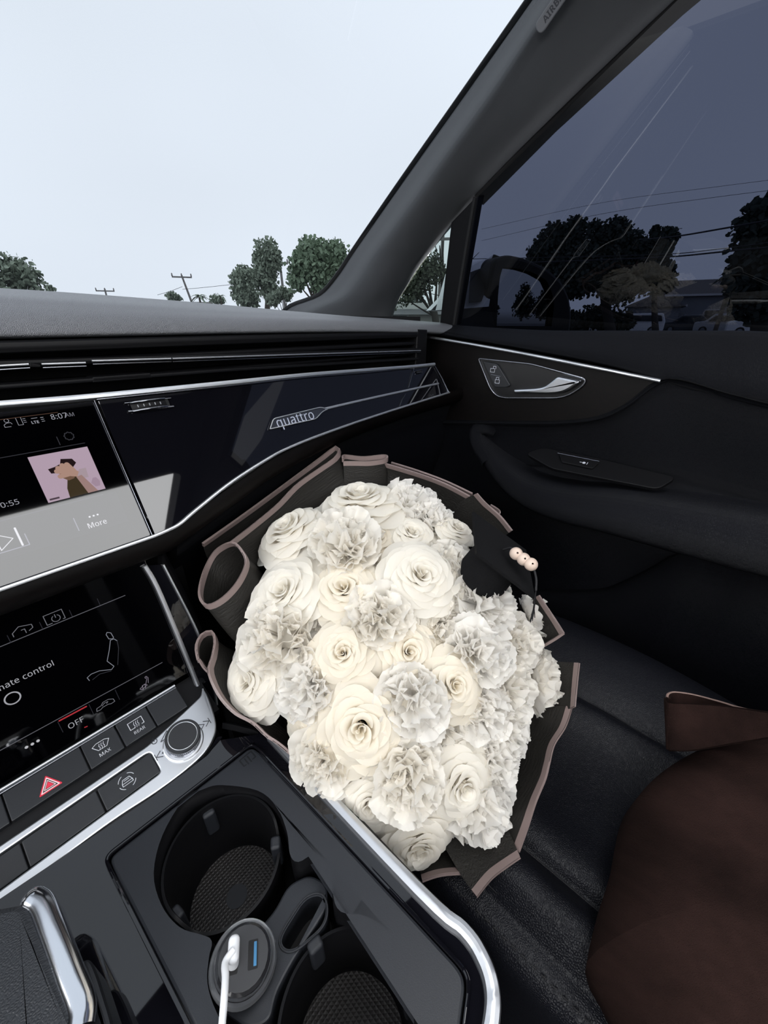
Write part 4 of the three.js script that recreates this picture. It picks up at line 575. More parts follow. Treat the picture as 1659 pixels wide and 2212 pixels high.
  part(con, 'button_bed', plate(BTN, [[-.2, y2t + .001], [e2[2], y2t + .001], [e2[2], y2b - .002], [-.2, y2b - .002]], { thick: .01, bevel: 0, r: 0, up: -.004 }), deepBlack);
  // symbols printed on the buttons
  const sym = (o, s0, t0, s1, t1, fn) => { const q = drawn(BTN, s0, t0, s1, t1, 9000, (x) => { resized(x, [(s0 + s1) / 2, (t0 + t1) / 2], .66); fn(x); }, { up: .0014 }); part(o, 'symbol', q.geo, q.mat); };
  { const c = [-.0366,-.0179]; sym(btn[1], c[0] - .02, c[1] - .016, c[0] + .02, c[1] + .018, (x) => { const tri = (r) => [[c[0], c[1] + r], [c[0] + r * .92, c[1] - r * .6], [c[0] - r * .92, c[1] - r * .6], [c[0], c[1] + r]]; x.strokeStyle = '#d02840'; lines(x, [tri(.0118)], .0016); x.strokeStyle = '#f0d6d8'; lines(x, [tri(.0098)], .0012); lines(x, [tri(.0062)], .0008); x.fillStyle = '#e0304a'; x.beginPath(); tri(.0045).forEach(([a, b], i) => i ? x.lineTo(a, b) : x.moveTo(a, b)); x.fill(); }); }
  const heat = (x, c, k) => lines(x, [-1, 0, 1].map((q) => [[c[0] + q * .0026 - .0008, c[1] - .004 * k], [c[0] + q * .0026 + .0006, c[1] - .001], [c[0] + q * .0026 - .0005, c[1] + .001], [c[0] + q * .0026 + .0008, c[1] + .004 * k]]), .0007);
  { const c = [.0035,-.014]; sym(btn[2], c[0] - .018, c[1] - .018, c[0] + .018, c[1] + .024, (x) => { x.strokeStyle = x.fillStyle = '#c9cbd2'; lines(x, [[[c[0] - .005, c[1] - .004], [c[0] - .010, c[1] + .004], [c[0] - .005, c[1] + .0065], [c[0] + .005, c[1] + .0065], [c[0] + .010, c[1] + .004], [c[0] + .005, c[1] - .004], [c[0] - .005, c[1] - .004]]], .0008); heat(x, [c[0], c[1]], 1); words(x, 'MAX', c[0], c[1] - .0135, .0068, 'center'); x.strokeStyle = '#0a0a0c'; lines(x, [[[c[0] - .008, c[1] + .017], [c[0] + .008, c[1] + .017]]], .002); }); }
  { const c = [.0324,-.0135]; sym(btn[3], c[0] - .018, c[1] - .018, c[0] + .018, c[1] + .024, (x) => { x.strokeStyle = x.fillStyle = '#c9cbd2'; lines(x, [[[c[0] - .003, c[1] - .005], [c[0] - .009, c[1] - .005], [c[0] - .009, c[1] + .006], [c[0] + .009, c[1] + .006], [c[0] + .009, c[1] - .005], [c[0] + .006, c[1] - .005]]], .0009); heat(x, [c[0], c[1] - .001], 1.1); words(x, 'REAR', c[0], c[1] - .0140, .0064, 'center'); x.strokeStyle = '#0a0a0c'; lines(x, [[[c[0] - .008, c[1] + .017], [c[0] + .008, c[1] + .017]]], .002); }); }
  { const c = [.0081,-.0545]; sym(b2[2], c[0] - .018, c[1] - .016, c[0] + .018, c[1] + .016, (x) => { x.strokeStyle = '#c4c8cf'; x.lineWidth = .0008; for (const q of [[.35, 1.2], [1.95, 2.8], [3.4, 4.2], [5.1, 5.9]]) { x.beginPath(); x.arc(c[0], c[1], .0098, q[0], q[1]); x.stroke(); } lines(x, [[[c[0] - .006, c[1] - .001], [c[0] - .004, c[1] + .004], [c[0] + .004, c[1] + .004], [c[0] + .006, c[1] - .001], [c[0] + .006, c[1] - .004], [c[0] - .006, c[1] - .004], [c[0] - .006, c[1] - .001]], [[c[0] - .006, c[1] - .001], [c[0] + .006, c[1] - .001]], [[c[0] - .003, c[1] + .002], [c[0] + .003, c[1] + .002]]], .0008); }); }
  { const c = [.0579,-.0542]; const q = drawn(BTN, c[0] - .05, c[1] - .03, c[0] + .03, c[1] + .03, 8000, (x) => { x.strokeStyle = '#2a2d34'; const A = [.0377,-.0388], B = [.0427,-.0398], C2 = [.0389,-.0529], D2 = [.0776,-.0533]; x.lineWidth = .0006; x.beginPath(); x.arc(A[0], A[1], .0022, 2.2, 7.2); x.stroke(); lines(x, [[[A[0], A[1]], [A[0], A[1] + .003]], [[B[0] - .001, B[1] - .003], [B[0] + .007, B[1] - .003], [B[0] + .007, B[1] + .003], [B[0] - .001, B[1] - .003]]], .0006); const back = (p, k) => lines(x, [[[p[0] - .006 * k, p[1] + .003], [p[0] - .006 * k, p[1] - .003]], [[p[0] - .001 * k, p[1] + .003], [p[0] - .0055 * k, p[1]], [p[0] - .001 * k, p[1] - .003]], [[p[0] + .004 * k, p[1] + .003], [p[0] - .0005 * k, p[1]], [p[0] + .004 * k, p[1] - .003]]], .0006); back(C2, 1); back(D2, -1); }, { up: .0029 }); part(con, 'knob_marks', q.geo, q.mat); }
  // volume knob
  const kc = [.0567,-.0558], lathe = (prof) => { const g = new THREE.LatheGeometry(prof.map(([r, h]) => new THREE.Vector2(r, h)), 48); g.rotateX(Math.PI / 2); g.translate(kc[0], kc[1], .0025); g.applyMatrix4(matrixOf(BTN)); return g; };
  const knob = part(con, 'volume_knob', toCreasedNormals(lathe([[.0150, .001], [.0150, .0045], [.0138, .005], [.0138, .0105], [.0143, .011]]), .6), darkMetal, 'ribbed metal volume knob');
  part(knob, 'knob_base', toCreasedNormals(lathe([[.0175, 0], [.0175, .0012], [.0165, .002], [.0150, .0021]]), .6), satinMetal);
  part(knob, 'knob_cap', toCreasedNormals(lathe([[.0143, .011], [.0150, .0125], [.0150, .0142], [.0144, .0149], [0, .0150]]), .5), buttonPlastic);
  part(knob, 'knob_ring', lathe(Array.from({ length: 9 }, (_, i) => { const a = i / 8 * 6.2832; return [.0122 + .00035 * Math.cos(a), .0150 + .00035 * Math.sin(a)]; })), satinMetal);
  for (let i = 0; i < 60; i++) { const a = i / 60 * 6.2832, g = new THREE.BoxGeometry(.0007, .0006, .005); g.translate(.01395, 0, .0078); g.rotateZ(a); g.translate(kc[0], kc[1], .0025); g.applyMatrix4(matrixOf(BTN)); part(knob, 'knob_rib', g, darkMetal); }
  // gloss black deck round the tray, with the hole the tray drops into
  const trayOut = [[-.0226,.0644], [.1005,.0614], [.1028,.0491], [.1089,-.171], [.1051,-.1769], [.0922,-.1815], [.072,-.1898], [-.0156,-.0915], [-.0232,.0548]];
  const deckEdge = [[.0675,.0847], [.118,.0431], [.1199,-.1255], [.1235,-.161], [.1201,-.1775], [.1125,-.1881], [.1,-.1941], [.0748,-.1994]];
  part(con, 'gloss_deck', plate(TRAY, outline([[.1031,.064], [.1235,.0711], [.1225,.0495], ...deckEdge.slice(1), [.0711,-.1888], [.0915,-.1807], [.1043,-.1761], [.1077,-.1703], [.1009,.0485]], 0), { thick: .02, bevel: .001, r: 0, up: 0 }), piano, 'gloss black console deck');
  part(con, 'gloss_deck', plate(DECK, outline([[-.1236,.0324], [.0196,.0198], [.0659,.0194], [.0821,.0238], [.1116,.003], [.0998,-.0017], [-.022,.0009], [-.0223,-.0076], [-.0156,-.1499], [-.0851,-.108], [-.1273,-.0208]], 0), { thick: .03, bevel: .0006, r: 0, up: 0 }), piano, 'gloss black console deck');
  part(con, 'deck_chrome', sweep(lift(TRAY, smoothLine([[.119,.0476], ...deckEdge.slice(1)], 5), .0015), bar(.0095, .008), TRAY.n), satinMetal);
  part(con, 'front_step', plate(BTN, [[-.2, fr[11][1] + .001], [[.0205,-.0788][0], fr[11][1] + .001], [[.0671,-.0783][0], [.0671,-.0783][1]], [[.0827,-.0702][0], [.0827,-.0702][1]], [[.0866,-.0736][0], [.0866,-.0736][1]], [[.0664,-.0829][0], fr[11][1] - .006], [-.2, fr[11][1] - .006]], { thick: .012, bevel: .0006, r: .002, up: -.0005 }), piano);
  const sideTop = smoothLine([[.0936,.1046], [.118,.0431], ...deckEdge.slice(2)], 3).map(([s, u]) => on(TRAY, s, u, -.001).toArray());
  part(con, 'console_side', slab(refine([sideTop, sideTop.map((p) => [p[0] + .008, p[1] - .008, p[2] + .001]), sideTop.map((p) => [p[0] + .012, p[1] - .05, p[2] + .002]), sideTop.map((p) => [p[0] + .016, -.72, p[2] + .004])], 3, 1), .006), matteBlack);
  part(con, 'tray_frame', sweep(lift(TRAY, outline(trayOut, .006).getPoints(5).map((p) => [p.x, p.y]).slice(0, -1), .0004), bar(.0026, .004), TRAY.n, true), piano);
  part(con, 'console_body', [new THREE.BoxGeometry(.405, .28, .42).translate(-.0975, -.60, -.24), new THREE.BoxGeometry(.26, .10, .22).translate(-.165, -.47, -.17)], matteBlack);
  con.userData.trayOut = trayOut;
}
// cup holder tray
{
  const t = thing('cup_holder', 'satin graphite tray with two deep round cup wells and a key slot', 'cup holder', [.04, -.46, -.15]);
  const trayOut = con.userData.trayOut.map((p) => p); delete con.userData.trayOut;
  const inset = (p) => { const c = [.045, -.07]; return [lerp(p[0], c[0], .022), lerp(p[1], c[1], .015)]; };
  const open = [[.0644,.0485], [.0831,.0205], [.0867,-.004], [.0814,-.0261], [.0744,-.0391], [.0748,-.0462], [.0849,-.0509], [.0909,-.0634], [.0872,-.0748], [.0801,-.0827], [.0777,-.092], [.087,-.1055], [.0926,-.124], [.0901,-.1438], [.0805,-.1591], [.0634,-.1712], [.0312,-.1628], [.006,-.1344], [-.004,-.0978], [-.006,-.0713], [-.0039,-.0546], [.0025,-.044], [.0067,-.0392], [.0041,-.033], [-.0044,-.0175], [-.0079,.004], [-.0042,.0277], [.0106,.0486], [.0336,.062], [.0513,.058]];
  const ring = smoothLine(open, 4, true), hole = new THREE.Shape(ring.map(([x, y]) => new THREE.Vector2(x, y)));
  part(t, 'tray_top', plate(TRAY, trayOut.map(inset), { thick: .010, bevel: .0022, r: .006, up: .0005, holes: [hole] }), trayPlastic);
  const wallRow = (k, y) => lift(TRAY, ring.map(([s, u]) => { const c = [.045, -.08]; return [lerp(s, c[0], k), lerp(u, c[1], k)]; }), y);
  part(t, 'opening_wall', slab([wallRow(0, .0), wallRow(.012, -.006), wallRow(.03, -.0075), wallRow(.034, -.013), wallRow(.04, -.03)].map((r) => r.concat([r[0]])), .002), matteBlack);
  const c1 = [.0362, .0035], c2 = [.0440, -.148], R1 = .0422;
  void c2;
  const well = (cx, cz, r, depth, y0) => { const rows = []; for (const [k, y] of [[1.02, y0], [1, y0 - .004], [.985, -.055], [.96, -depth + .004], [.9, -depth]]) rows.push(Array.from({ length: 65 }, (_, i) => { const a = i / 64 * 6.2832, low = smoothstep(Math.sin(a) * (cz < -.15 ? 1 : -1), .25, .6); return [cx + r * k * Math.cos(a), -.37 + (y > -.03 ? y - .012 * low : y), cz + r * k * Math.sin(a)]; })); return slab(rows, .002); };
  const W = [[.0386, -.2040], [.0480, -.0725]];
  for (const [x, z] of W) {
    const w = part(t, 'cup_well', well(x, z, R1, .079, -.006), matteBlack);
    part(w, 'rubber_mat', (() => { const g = new THREE.CylinderGeometry(.0402, .0402, .002, 48).toNonIndexed(); g.translate(x, -.448, z); return boxUV(g); })(), cupMat);
    part(w, 'mat_ring', new THREE.TorusGeometry(.0402, .0007, 6, 48).rotateX(Math.PI / 2).translate(x, -.447, z), matteBlack);
    part(w, 'mat_centre', new THREE.CylinderGeometry(.0085, .0085, .0006, 32).translate(x, -.4468, z), trayPlastic);
    for (const a of [3.75, -.15, 1.75]) part(w, 'grip_tab', (() => { const g = new RoundedBoxGeometry(.010, .028, .008, 2, .0025); g.translate(0, -.394, -.0398); g.rotateY(-a + Math.PI / 2); g.translate(x, 0, z); return g; })(), trayPlastic);
  }
  // bridge between the wells at a lower level, with the charger socket and the key slot
  const bridgeShape = new THREE.Shape(ring.map(([s, u]) => new THREE.Vector2(lerp(s, .045, .02), lerp(u, -.08, .012))));
  const circ = (x, z, r) => { const p = new THREE.Path(); p.absarc(x, -z - .2, r, 0, Math.PI * 2, false); return p; };
  const slot = [[.0384,-.0715], [.0647,-.0674], [.0752,-.0753], [.0726,-.0856], [.0637,-.0915], [.0424,-.0862], [.0366,-.0792]].map(([s, u]) => [s + .002, u + .006]);
  const s = bridgeShape; void circ; void c1;
  const bt = (() => { const bp = [[-.0029,-.0614], [.0046,-.0448], [.0174,-.0496], [.0327,-.0585], [.0472,-.0589], [.0633,-.0541], [.0785,-.0609], [.0844,-.0759], [.0758,-.0855], [.0647,-.0875], [.044,-.089], [.0335,-.0909], [.0232,-.0934], [.0153,-.1002], [.0045,-.0932], [-.0027,-.075]].map(([a, b]) => [lerp(a, .045, .03), b + .0075]); return outline(bp, .006); })(); void s;
  part(t, 'bridge', plate(TRAY, bt, { thick: .05, bevel: .0015, r: 0, up: -.016, holes: [outline(slot, .008)] }), trayPlastic);
  part(t, 'key_slot', plate(TRAY, slot.map(([a, b]) => [lerp(a, .052, -.06), lerp(b, -.07, -.03)]), { thick: .002, bevel: 0, r: .008, up: -.052 }), deepBlack);
  part(t, 'slot_rim', sweep(lift(TRAY, outline(slot, .008).getPoints(5).map((p) => [p.x, p.y]).slice(0, -1), -.0155), bar(.0014, .0014), TRAY.n, true), trayPlastic);
  { const g = [.0903,.0511], q = drawn(TRAY, g[0] - .012, g[1] - .012, g[0] + .012, g[1] + .012, 5000, (x) => { x.strokeStyle = '#0c0d10'; lines(x, [[[g[0] - .004, g[1] - .004], [g[0] - .006, g[1] - .004], [g[0] - .006, g[1] + .004], [g[0] + .006, g[1] + .004], [g[0] + .006, g[1] - .004], [g[0] + .003, g[1] - .004]], [[g[0] - .002, g[1] + .002], [g[0] - .002, g[1] - .005]], [[g[0] + .001, g[1] + .002], [g[0] + .001, g[1] - .005]]], .0009); }, { up: .0008 }); part(t, 'cup_symbol', q.geo, q.mat); }
}
// USB charger standing in the socket between the wells
{
  const P = { o: VA([.0188,-.366,-.1367]), n: V(.10, .93, .12).normalize(), s: V(.826, 0, .564), t: null }; P.s.addScaledVector(P.n, -P.n.dot(P.s)).normalize(); P.t = P.n.clone().cross(P.s);
  const t = thing('car_charger', 'round black two-port car charger with a chrome collar between the cup wells', 'charger', on(P, 0, 0, -.03).toArray());
  const lathe = (prof, n = 48) => { const g = new THREE.LatheGeometry(prof.map(([r, h]) => new THREE.Vector2(r, h)), n); g.rotateX(Math.PI / 2); g.applyMatrix4(matrixOf(P)); return toCreasedNormals(g, .5); };
  part(t, 'charger_body', lathe([[.012, -.05], [.0145, -.018], [.0172, -.010], [.0176, -.003], [.0168, -.0008], [.0150, 0], [0, 0]]), std('gloss charger plastic', [.012, .012, .014], .18));
  part(t, 'charger_face', plate(P, Array.from({ length: 24 }, (_, i) => [.0152 * Math.cos(i / 24 * 6.2832), .0152 * Math.sin(i / 24 * 6.2832)]), { thick: .0008, bevel: .0002, r: 0, up: .0006 }), std('grey charger face', [.035, .036, .04], .4));
  part(t, 'chrome_collar', lathe([[.0172, -.014], [.0200, -.011], [.0208, -.007], [.0198, -.0045], [.0176, -.006]]), satinMetal);
  const port = (x, w) => { const r = part(t, 'usb_port', plate(P, [[x - w, -.0068], [x + w, -.0068], [x + w, .0068], [x - w, .0068]], { thick: .0006, bevel: .0001, r: .0008, up: .0009 }), deepBlack); return r; };
  const p1 = port(.0058, .0030); port(-.0058, .0026);
  part(p1, 'port_tongue', plate(P, [[.0062, -.0056], [.0080, -.0056], [.0080, .0056], [.0062, .0056]], { thick: .0005, bevel: .0001, r: .0003, up: .0012 }), std('blue port plastic', [.06, .22, .42], .3), 'blue port tongue');
  const c = thing('charging_cable', 'white charging cable plugged into the round car charger', 'cable', on(P, -.0058, 0, .001).toArray());
  const plugAxis = [on(P, -.0060, .001, .002), on(P, -.0060, .001, .012)];
  part(c, 'plug', (() => { const g = new RoundedBoxGeometry(.0068, .0135, .015, 3, .0030); g.translate(-.0060, .001, .0085); g.applyMatrix4(matrixOf(P)); return g; })(), white); void plugAxis;
  const start = on(P, -.0060, .000, .0155).toArray();
  part(c, 'cord', tube([start, [.0096,-.3491,-.1367], [.0065,-.3463,-.1301], [.0015,-.3451,-.122], [-.0053,-.3517,-.1147], [-.0143,-.369,-.109]], .0021, 10, 60), white);
}
// gear selector at the lower left
{
  const t = thing('gear_selector', 'broad leather topped gear selector with a polished metal edge', 'gear selector', [-.09, -.37, -.17]);
  const top = [[-.1179,-.318,-.287], [-.0601,-.318,-.2396], [-.0581,-.318,-.233], [-.0521,-.318,-.1607], [-.0717,-.318,-.1568], [-.1173,-.318,-.2079]];
  const Q = { o: V(0, -.318, 0), n: V(0, 1, 0), s: V(1, 0, 0), t: V(0, 0, -1) }, pts = top.map((p) => [p[0], -p[2]]);
  part(t, 'grip', plate(Q, pts, { thick: .032, bevel: .004, r: [.002, .004, .004, .002, .002, .002], up: 0 }), std('grip leather', [.022, .024, .028], .34, { bumpMap: sized(grainBump, .04), bumpScale: .0002 }));
  const ec = [[-.0566,-.324,-.2396], [-.0544,-.324,-.2341], [-.0526,-.324,-.2152], [-.0507,-.324,-.1855], [-.0499,-.324,-.1663], [-.0525,-.324,-.1591]];
  part(t, 'metal_edge', [tube(ec, .0068, 16, 40), new THREE.SphereGeometry(.0068, 16, 12).translate(...ec[0]), box(.010, .022, .05, between(ec[2], ec[3], .2).map((q, i) => q - (i === 1 ? .008 : 0)), .003)], chrome, 'polished metal edge');
  part(t, 'neck', plate({ ...Q, o: V(0, -.352, 0) }, pts.map(([a, b]) => [lerp(a, -.1, .14), lerp(b, .17, .1)]), { thick: .02, bevel: .001, r: .004 }), matteBlack);
  part(t, 'release_button', plate({ ...Q, o: V(0, -.335, 0) }, [[-.0472,-.335,-.1953], [-.0427,-.335,-.1929], [-.0418,-.335,-.1825], [-.0418,-.335,-.1574], [-.0432,-.335,-.1455], [-.0527,-.335,-.1561]].map((p) => [p[0], -p[2]]), { thick: .03, bevel: .003, r: .006 }), std('selector button', [.012, .013, .016], .35));
  part(t, 'gate_strip', sweep(lift(TRAY, [[-.0491,.0019], [-.0484,-.0157], [-.0486,-.0311]], .001), bar(.003, .003), TRAY.n), darkMetal);
}

// ---------------------------------------------------------------- passenger seat
{
  const t = thing('passenger_seat', 'black leather passenger seat with raised side bolsters and stitched seams', 'car seat', [.4, -.78, .05]);
  const S = [[.162, -.64], [.163, -.52], [.166, -.478], [.176, -.464], [.188, -.462], [.194, -.456], [.206, -.441], [.222, -.441], [.236, -.452], [.241, -.457], [.250, -.447], [.268, -.446], [.30, -.457], [.35, -.464], [.395, -.459], [.418, -.446], [.434, -.444], [.447, -.452], [.452, -.456], [.464, -.446], [.49, -.436], [.53, -.430], [.562, -.434], [.585, -.446], [.60, -.466], [.605, -.50], [.605, -.64]];
  const Z = [-.235, -.228, -.20, -.15, -.08, 0, .08, .16, .26, .40];
  const rows = Z.map((z, j) => { const drop = [.20, .05, .016, .004, 0, 0, .002, .006, .012, .02][j], k = [.0, .0, -.004, 0, 0, 0, -.012, -.03, -.045, -.06][j], wv = Math.sin(j * 2.1) * .0015; return S.map(([x, y], i) => [x + (x > .45 ? k : 0) + wv * (i % 3 - 1), Math.max(y - drop, -.70), z]); });
  part(t, 'seat_cushion', boxUV(slab(refine(rows, 5, 3), -.008)), leather);
  const seam = (x, y, name) => part(t, name, tube(Z.slice(2).map((z, j) => [x + (x > .45 ? [-.004, 0, 0, 0, -.012, -.03, -.045, -.06][j] : 0), y - [.016, .004, 0, 0, .002, .006, .012, .02][j], z]), .0011, 6, 40), blackThread);
  seam(.194, -.4575, 'piping'); seam(.241, -.4575, 'piping'); seam(.452, -.4568, 'piping');
  const st = []; for (let i = 0; i < 60; i++) { const z = -.16 + i * .0082; st.push(new RoundedBoxGeometry(.0011, .0011, .0046, 1, .0004).rotateY(.12).translate(.1745, -.4638, z)); }
  st.forEach((g) => part(t, 'stitch', g, blackThread));
  part(t, 'seat_back', slab(refine([.16, .22, .30, .40, .50, .575].map((x) => [[x, -.50, .40], [x, -.42, .43 - (x < .2 || x > .54 ? .05 : 0)], [x, -.2, .50 - (x < .2 || x > .54 ? .06 : 0)], [x, .15, .60 - (x < .2 || x > .54 ? .06 : 0)], [x, .17, .66]]), 4, 4), .05), leather);
  part(t, 'seat_base', box(.40, .14, .56, [.385, -.72, .06], .02), matteBlack);
}

// ---------------------------------------------------------------- bouquet
const AXIS = V(-.36, .79, .50).normalize();
const wrap = thing('bouquet_wrapper', 'charcoal paper bouquet wrapper with rose taupe edging around the white flowers', 'bouquet wrapping', [.34, -.62, -.36]);
{
  const trimW = .0062;
  function sheet(outer, inner, closed = false, bulge = .01) {
    const n = 44, O = resample(smoothLine(outer, 8, closed).concat(closed ? [outer[0]] : []), n), I = resample(smoothLine(inner, 8, closed).concat(closed ? [inner[0]] : []), n);
    const c = [.273, -.342, -.235], rows = [0, .12, .25, .4, .55, .7, .85, 1].map((v) => O.map((p, i) => { const q = between(p, I[i], v), out = V(q[0] - c[0], q[1] - c[1], q[2] - c[2]).normalize(), b = bulge * Math.sin(Math.PI * v); return [q[0] + out.x * b, q[1] + out.y * b, q[2] + out.z * b]; }));
    const s = part(wrap, 'paper_sheet', slab(rows, .0006), paperOut);
    const edge = [0, .5, 1].map((v) => O.map((p, i) => { const q = rows[1][i], L = Math.hypot(q[0] - p[0], q[1] - p[1], q[2] - p[2]) || 1, k = v * trimW / L; return between(p, q, k); }));
    const g = slab(edge, .0010), gp = g.attributes.position, gn = grid(edge).attributes.normal; void gp; void gn;
    part(s, 'edge_trim', g, paperTrim); part(s, 'edge_trim', slab(edge.map((r) => r.slice().reverse()), .0016), paperTrim);
  }
  // big folded sheet at the upper left, its outer and inner edges meeting in a loop by the fascia
  sheet([[.1482,-.2184,-.3949], [.2018,-.2097,-.4066], [.2683,-.193,-.4143], [.3363,-.1659,-.4092], [.3524,-.1571,-.4058], [.3518,-.159,-.3959], [.3364,-.1655,-.3886], [.3123,-.1741,-.3912], [.2725,-.1851,-.3894], [.2422,-.2011,-.3884], [.2061,-.2123,-.3843], [.1683,-.2181,-.3746]],
    [[.1631,-.2733,-.4112], [.2258,-.2734,-.4205], [.2874,-.2562,-.4203], [.3485,-.235,-.3997], [.3671,-.2235,-.3895], [.3678,-.2199,-.3759], [.3552,-.2278,-.3682], [.3311,-.2346,-.3712], [.2958,-.2453,-.3793], [.2656,-.2547,-.3814], [.2294,-.2666,-.383], [.1971,-.2671,-.374]], false, .004);
  // rolled tube at the left
  sheet([[.1689,-.217,-.3713], [.1713,-.2222,-.3582], [.1693,-.2328,-.3485], [.154,-.2458,-.3428], [.135,-.255,-.3414], [.1202,-.2575,-.345], [.1197,-.2546,-.3576], [.1282,-.2509,-.3737], [.1449,-.2423,-.3907], [.1575,-.2284,-.3892]],
    [[.2095,-.2889,-.3782], [.2034,-.2927,-.3507], [.1948,-.2998,-.3351], [.1761,-.3081,-.3232], [.152,-.3202,-.3163], [.1386,-.3206,-.3219], [.1433,-.3225,-.3399], [.1605,-.3182,-.3578], [.1811,-.3052,-.3732], [.1973,-.294,-.3808]], true, .002);
  // teardrop loop at the lower left running into the long lower edge beside the console
  sheet([[.0959,-.3049,-.3336], [.101,-.2988,-.3457], [.1108,-.2942,-.3521], [.1183,-.2919,-.3461], [.1149,-.2949,-.3338], [.1044,-.3004,-.3212], [.095,-.3047,-.3116], [.0917,-.317,-.2911], [.0947,-.3274,-.2703], [.1025,-.3343,-.2537], [.1061,-.3418,-.2384], [.1102,-.3456,-.2271], [.1157,-.3553,-.2086], [.1231,-.3673,-.1867]],
    [[.114,-.352,-.3363], [.1226,-.3489,-.3512], [.1307,-.3432,-.3539], [.1419,-.3364,-.3416], [.1425,-.3387,-.3242], [.1351,-.342,-.3085], [.1244,-.3434,-.2958], [.1252,-.354,-.2826], [.128,-.361,-.2637], [.1319,-.371,-.2474], [.1376,-.3779,-.2335], [.143,-.3842,-.2194], [.1461,-.3921,-.2028], [.1465,-.4011,-.184]], false, .004);
  sheet([[.0952,-.3053,-.3123], [.0956,-.3067,-.3222], [.0968,-.3058,-.3339]], [[.1106,-.3493,-.31], [.1113,-.3524,-.3217], [.114,-.352,-.3363]], false, 0);
  // small fold peeking out by the console edge
  sheet([[.1318,-.3659,-.1688], [.1347,-.3659,-.1666], [.1356,-.3695,-.163], [.1307,-.3778,-.1583]], [[.1612,-.4085,-.1674], [.1616,-.4095,-.1647], [.1596,-.4122,-.1598], [.155,-.4156,-.1555]], false, 0);
  // upright flap at the top
  sheet([[.3481,-.168,-.3842], [.3555,-.1661,-.3883], [.377,-.1709,-.3742], [.3959,-.1681,-.3523], [.3903,-.1704,-.3448], [.3699,-.1713,-.3542], [.3568,-.171,-.3674], [.3462,-.1715,-.3815]],
    [[.3497,-.2313,-.3862], [.3551,-.2335,-.3873], [.3749,-.2362,-.3742], [.3956,-.2365,-.352], [.3914,-.2325,-.343], [.369,-.2342,-.3501], [.3531,-.2338,-.3664], [.3419,-.232,-.378]], false, 0);
  // double sheet at the upper right
  sheet([[.3889,-.1776,-.346], [.4101,-.1878,-.306], [.4242,-.1972,-.2697], [.4289,-.2069,-.2326]], [[.3868,-.2385,-.3441], [.4044,-.2477,-.3072], [.4156,-.2556,-.2748], [.4164,-.2708,-.2362]]);
  sheet([[.4062,-.1812,-.3484], [.4223,-.1893,-.3153], [.437,-.1991,-.2782], [.4437,-.2091,-.2376]], [[.4152,-.2541,-.3508], [.4337,-.2628,-.3207], [.4418,-.2689,-.284], [.4425,-.285,-.2436]]);
  // stiff flap behind the cap
  sheet([[.4221,-.1971,-.2196], [.4213,-.2065,-.2051], [.4209,-.2164,-.1847], [.4142,-.2269,-.1643]], [[.423,-.2423,-.2654], [.42,-.2549,-.2473], [.4202,-.2645,-.2248], [.4132,-.2758,-.1987]], false, .006);
  sheet([[.4384,-.2142,-.2069], [.4409,-.2195,-.1958], [.4394,-.2237,-.1944]], [[.443,-.2682,-.2381], [.4471,-.2725,-.2253], [.4478,-.2773,-.2179]], false, 0);
  // flaps down the right side
  sheet([[.3986,-.2881,-.1145], [.3933,-.2946,-.1026], [.3878,-.303,-.0884], [.3813,-.3096,-.0757]], [[.3986,-.3314,-.1512], [.3916,-.3376,-.1376], [.3865,-.3484,-.1245], [.3748,-.3576,-.1119]], false, .006);
  sheet([[.3813,-.3096,-.0757], [.3769,-.3182,-.0815], [.3695,-.3318,-.0918]], [[.3748,-.3576,-.1119], [.373,-.3589,-.1137], [.3708,-.3606,-.1154]], false, 0);
  sheet([[.3809,-.338,-.0536], [.3699,-.349,-.0497], [.3599,-.3584,-.046], [.3488,-.3669,-.042]], [[.3737,-.3705,-.1211], [.3643,-.3817,-.115], [.3516,-.3956,-.1069], [.3389,-.4087,-.0989]], false, .012);
  sheet([[.3527,-.3727,-.0446], [.334,-.383,-.0428], [.3137,-.3931,-.0454], [.2961,-.4007,-.0424], [.2834,-.4063,-.0401], [.2627,-.4141,-.0394], [.2409,-.4216,-.0369], [.2202,-.4273,-.0351]], [[.3429,-.4153,-.1116], [.3299,-.4278,-.1033], [.3141,-.4404,-.0995], [.2999,-.4515,-.0935], [.2809,-.4519,-.0921], [.2635,-.4562,-.0933], [.2407,-.4623,-.0962], [.2234,-.4697,-.1017]], false, .002);
  // bottom flap over the seat cushion
  sheet([[.2152,-.4234,-.0321], [.2029,-.4267,-.0381], [.1882,-.4306,-.0444], [.1702,-.4333,-.048]], [[.2484,-.4329,-.0771], [.2298,-.4354,-.0872], [.2113,-.437,-.0968], [.1905,-.4393,-.1041]], false, .006);
  sheet([[.1774,-.4387,-.0672], [.1692,-.4405,-.0766], [.1616,-.442,-.0836], [.1521,-.444,-.0906]], [[.208,-.4653,-.1032], [.2022,-.4662,-.1104], [.1962,-.467,-.1177], [.1871,-.4678,-.1285]], false, .003);
  // the cone below the flowers, resting in the footwell
  const u = V(.72, -.106, .686).normalize(), v = AXIS.clone().cross(u), C = V(.273, -.342, -.235);
  part(wrap, 'paper_cone', slab([[.150, .155, -.005], [.125, .128, -.035], [.075, .075, -.13], [.04, .04, -.25], [.038, .038, -.32]].map(([a, b, h]) => Array.from({ length: 49 }, (_, i) => { const w = i / 48 * 6.2832, k = 1 + .03 * Math.sin(w * 5) + .02 * Math.sin(w * 9); return C.clone().addScaledVector(u, a * k * Math.cos(w)).addScaledVector(v, b * k * Math.sin(w)).addScaledVector(AXIS, h).toArray(); })), .001), paperOut);
}
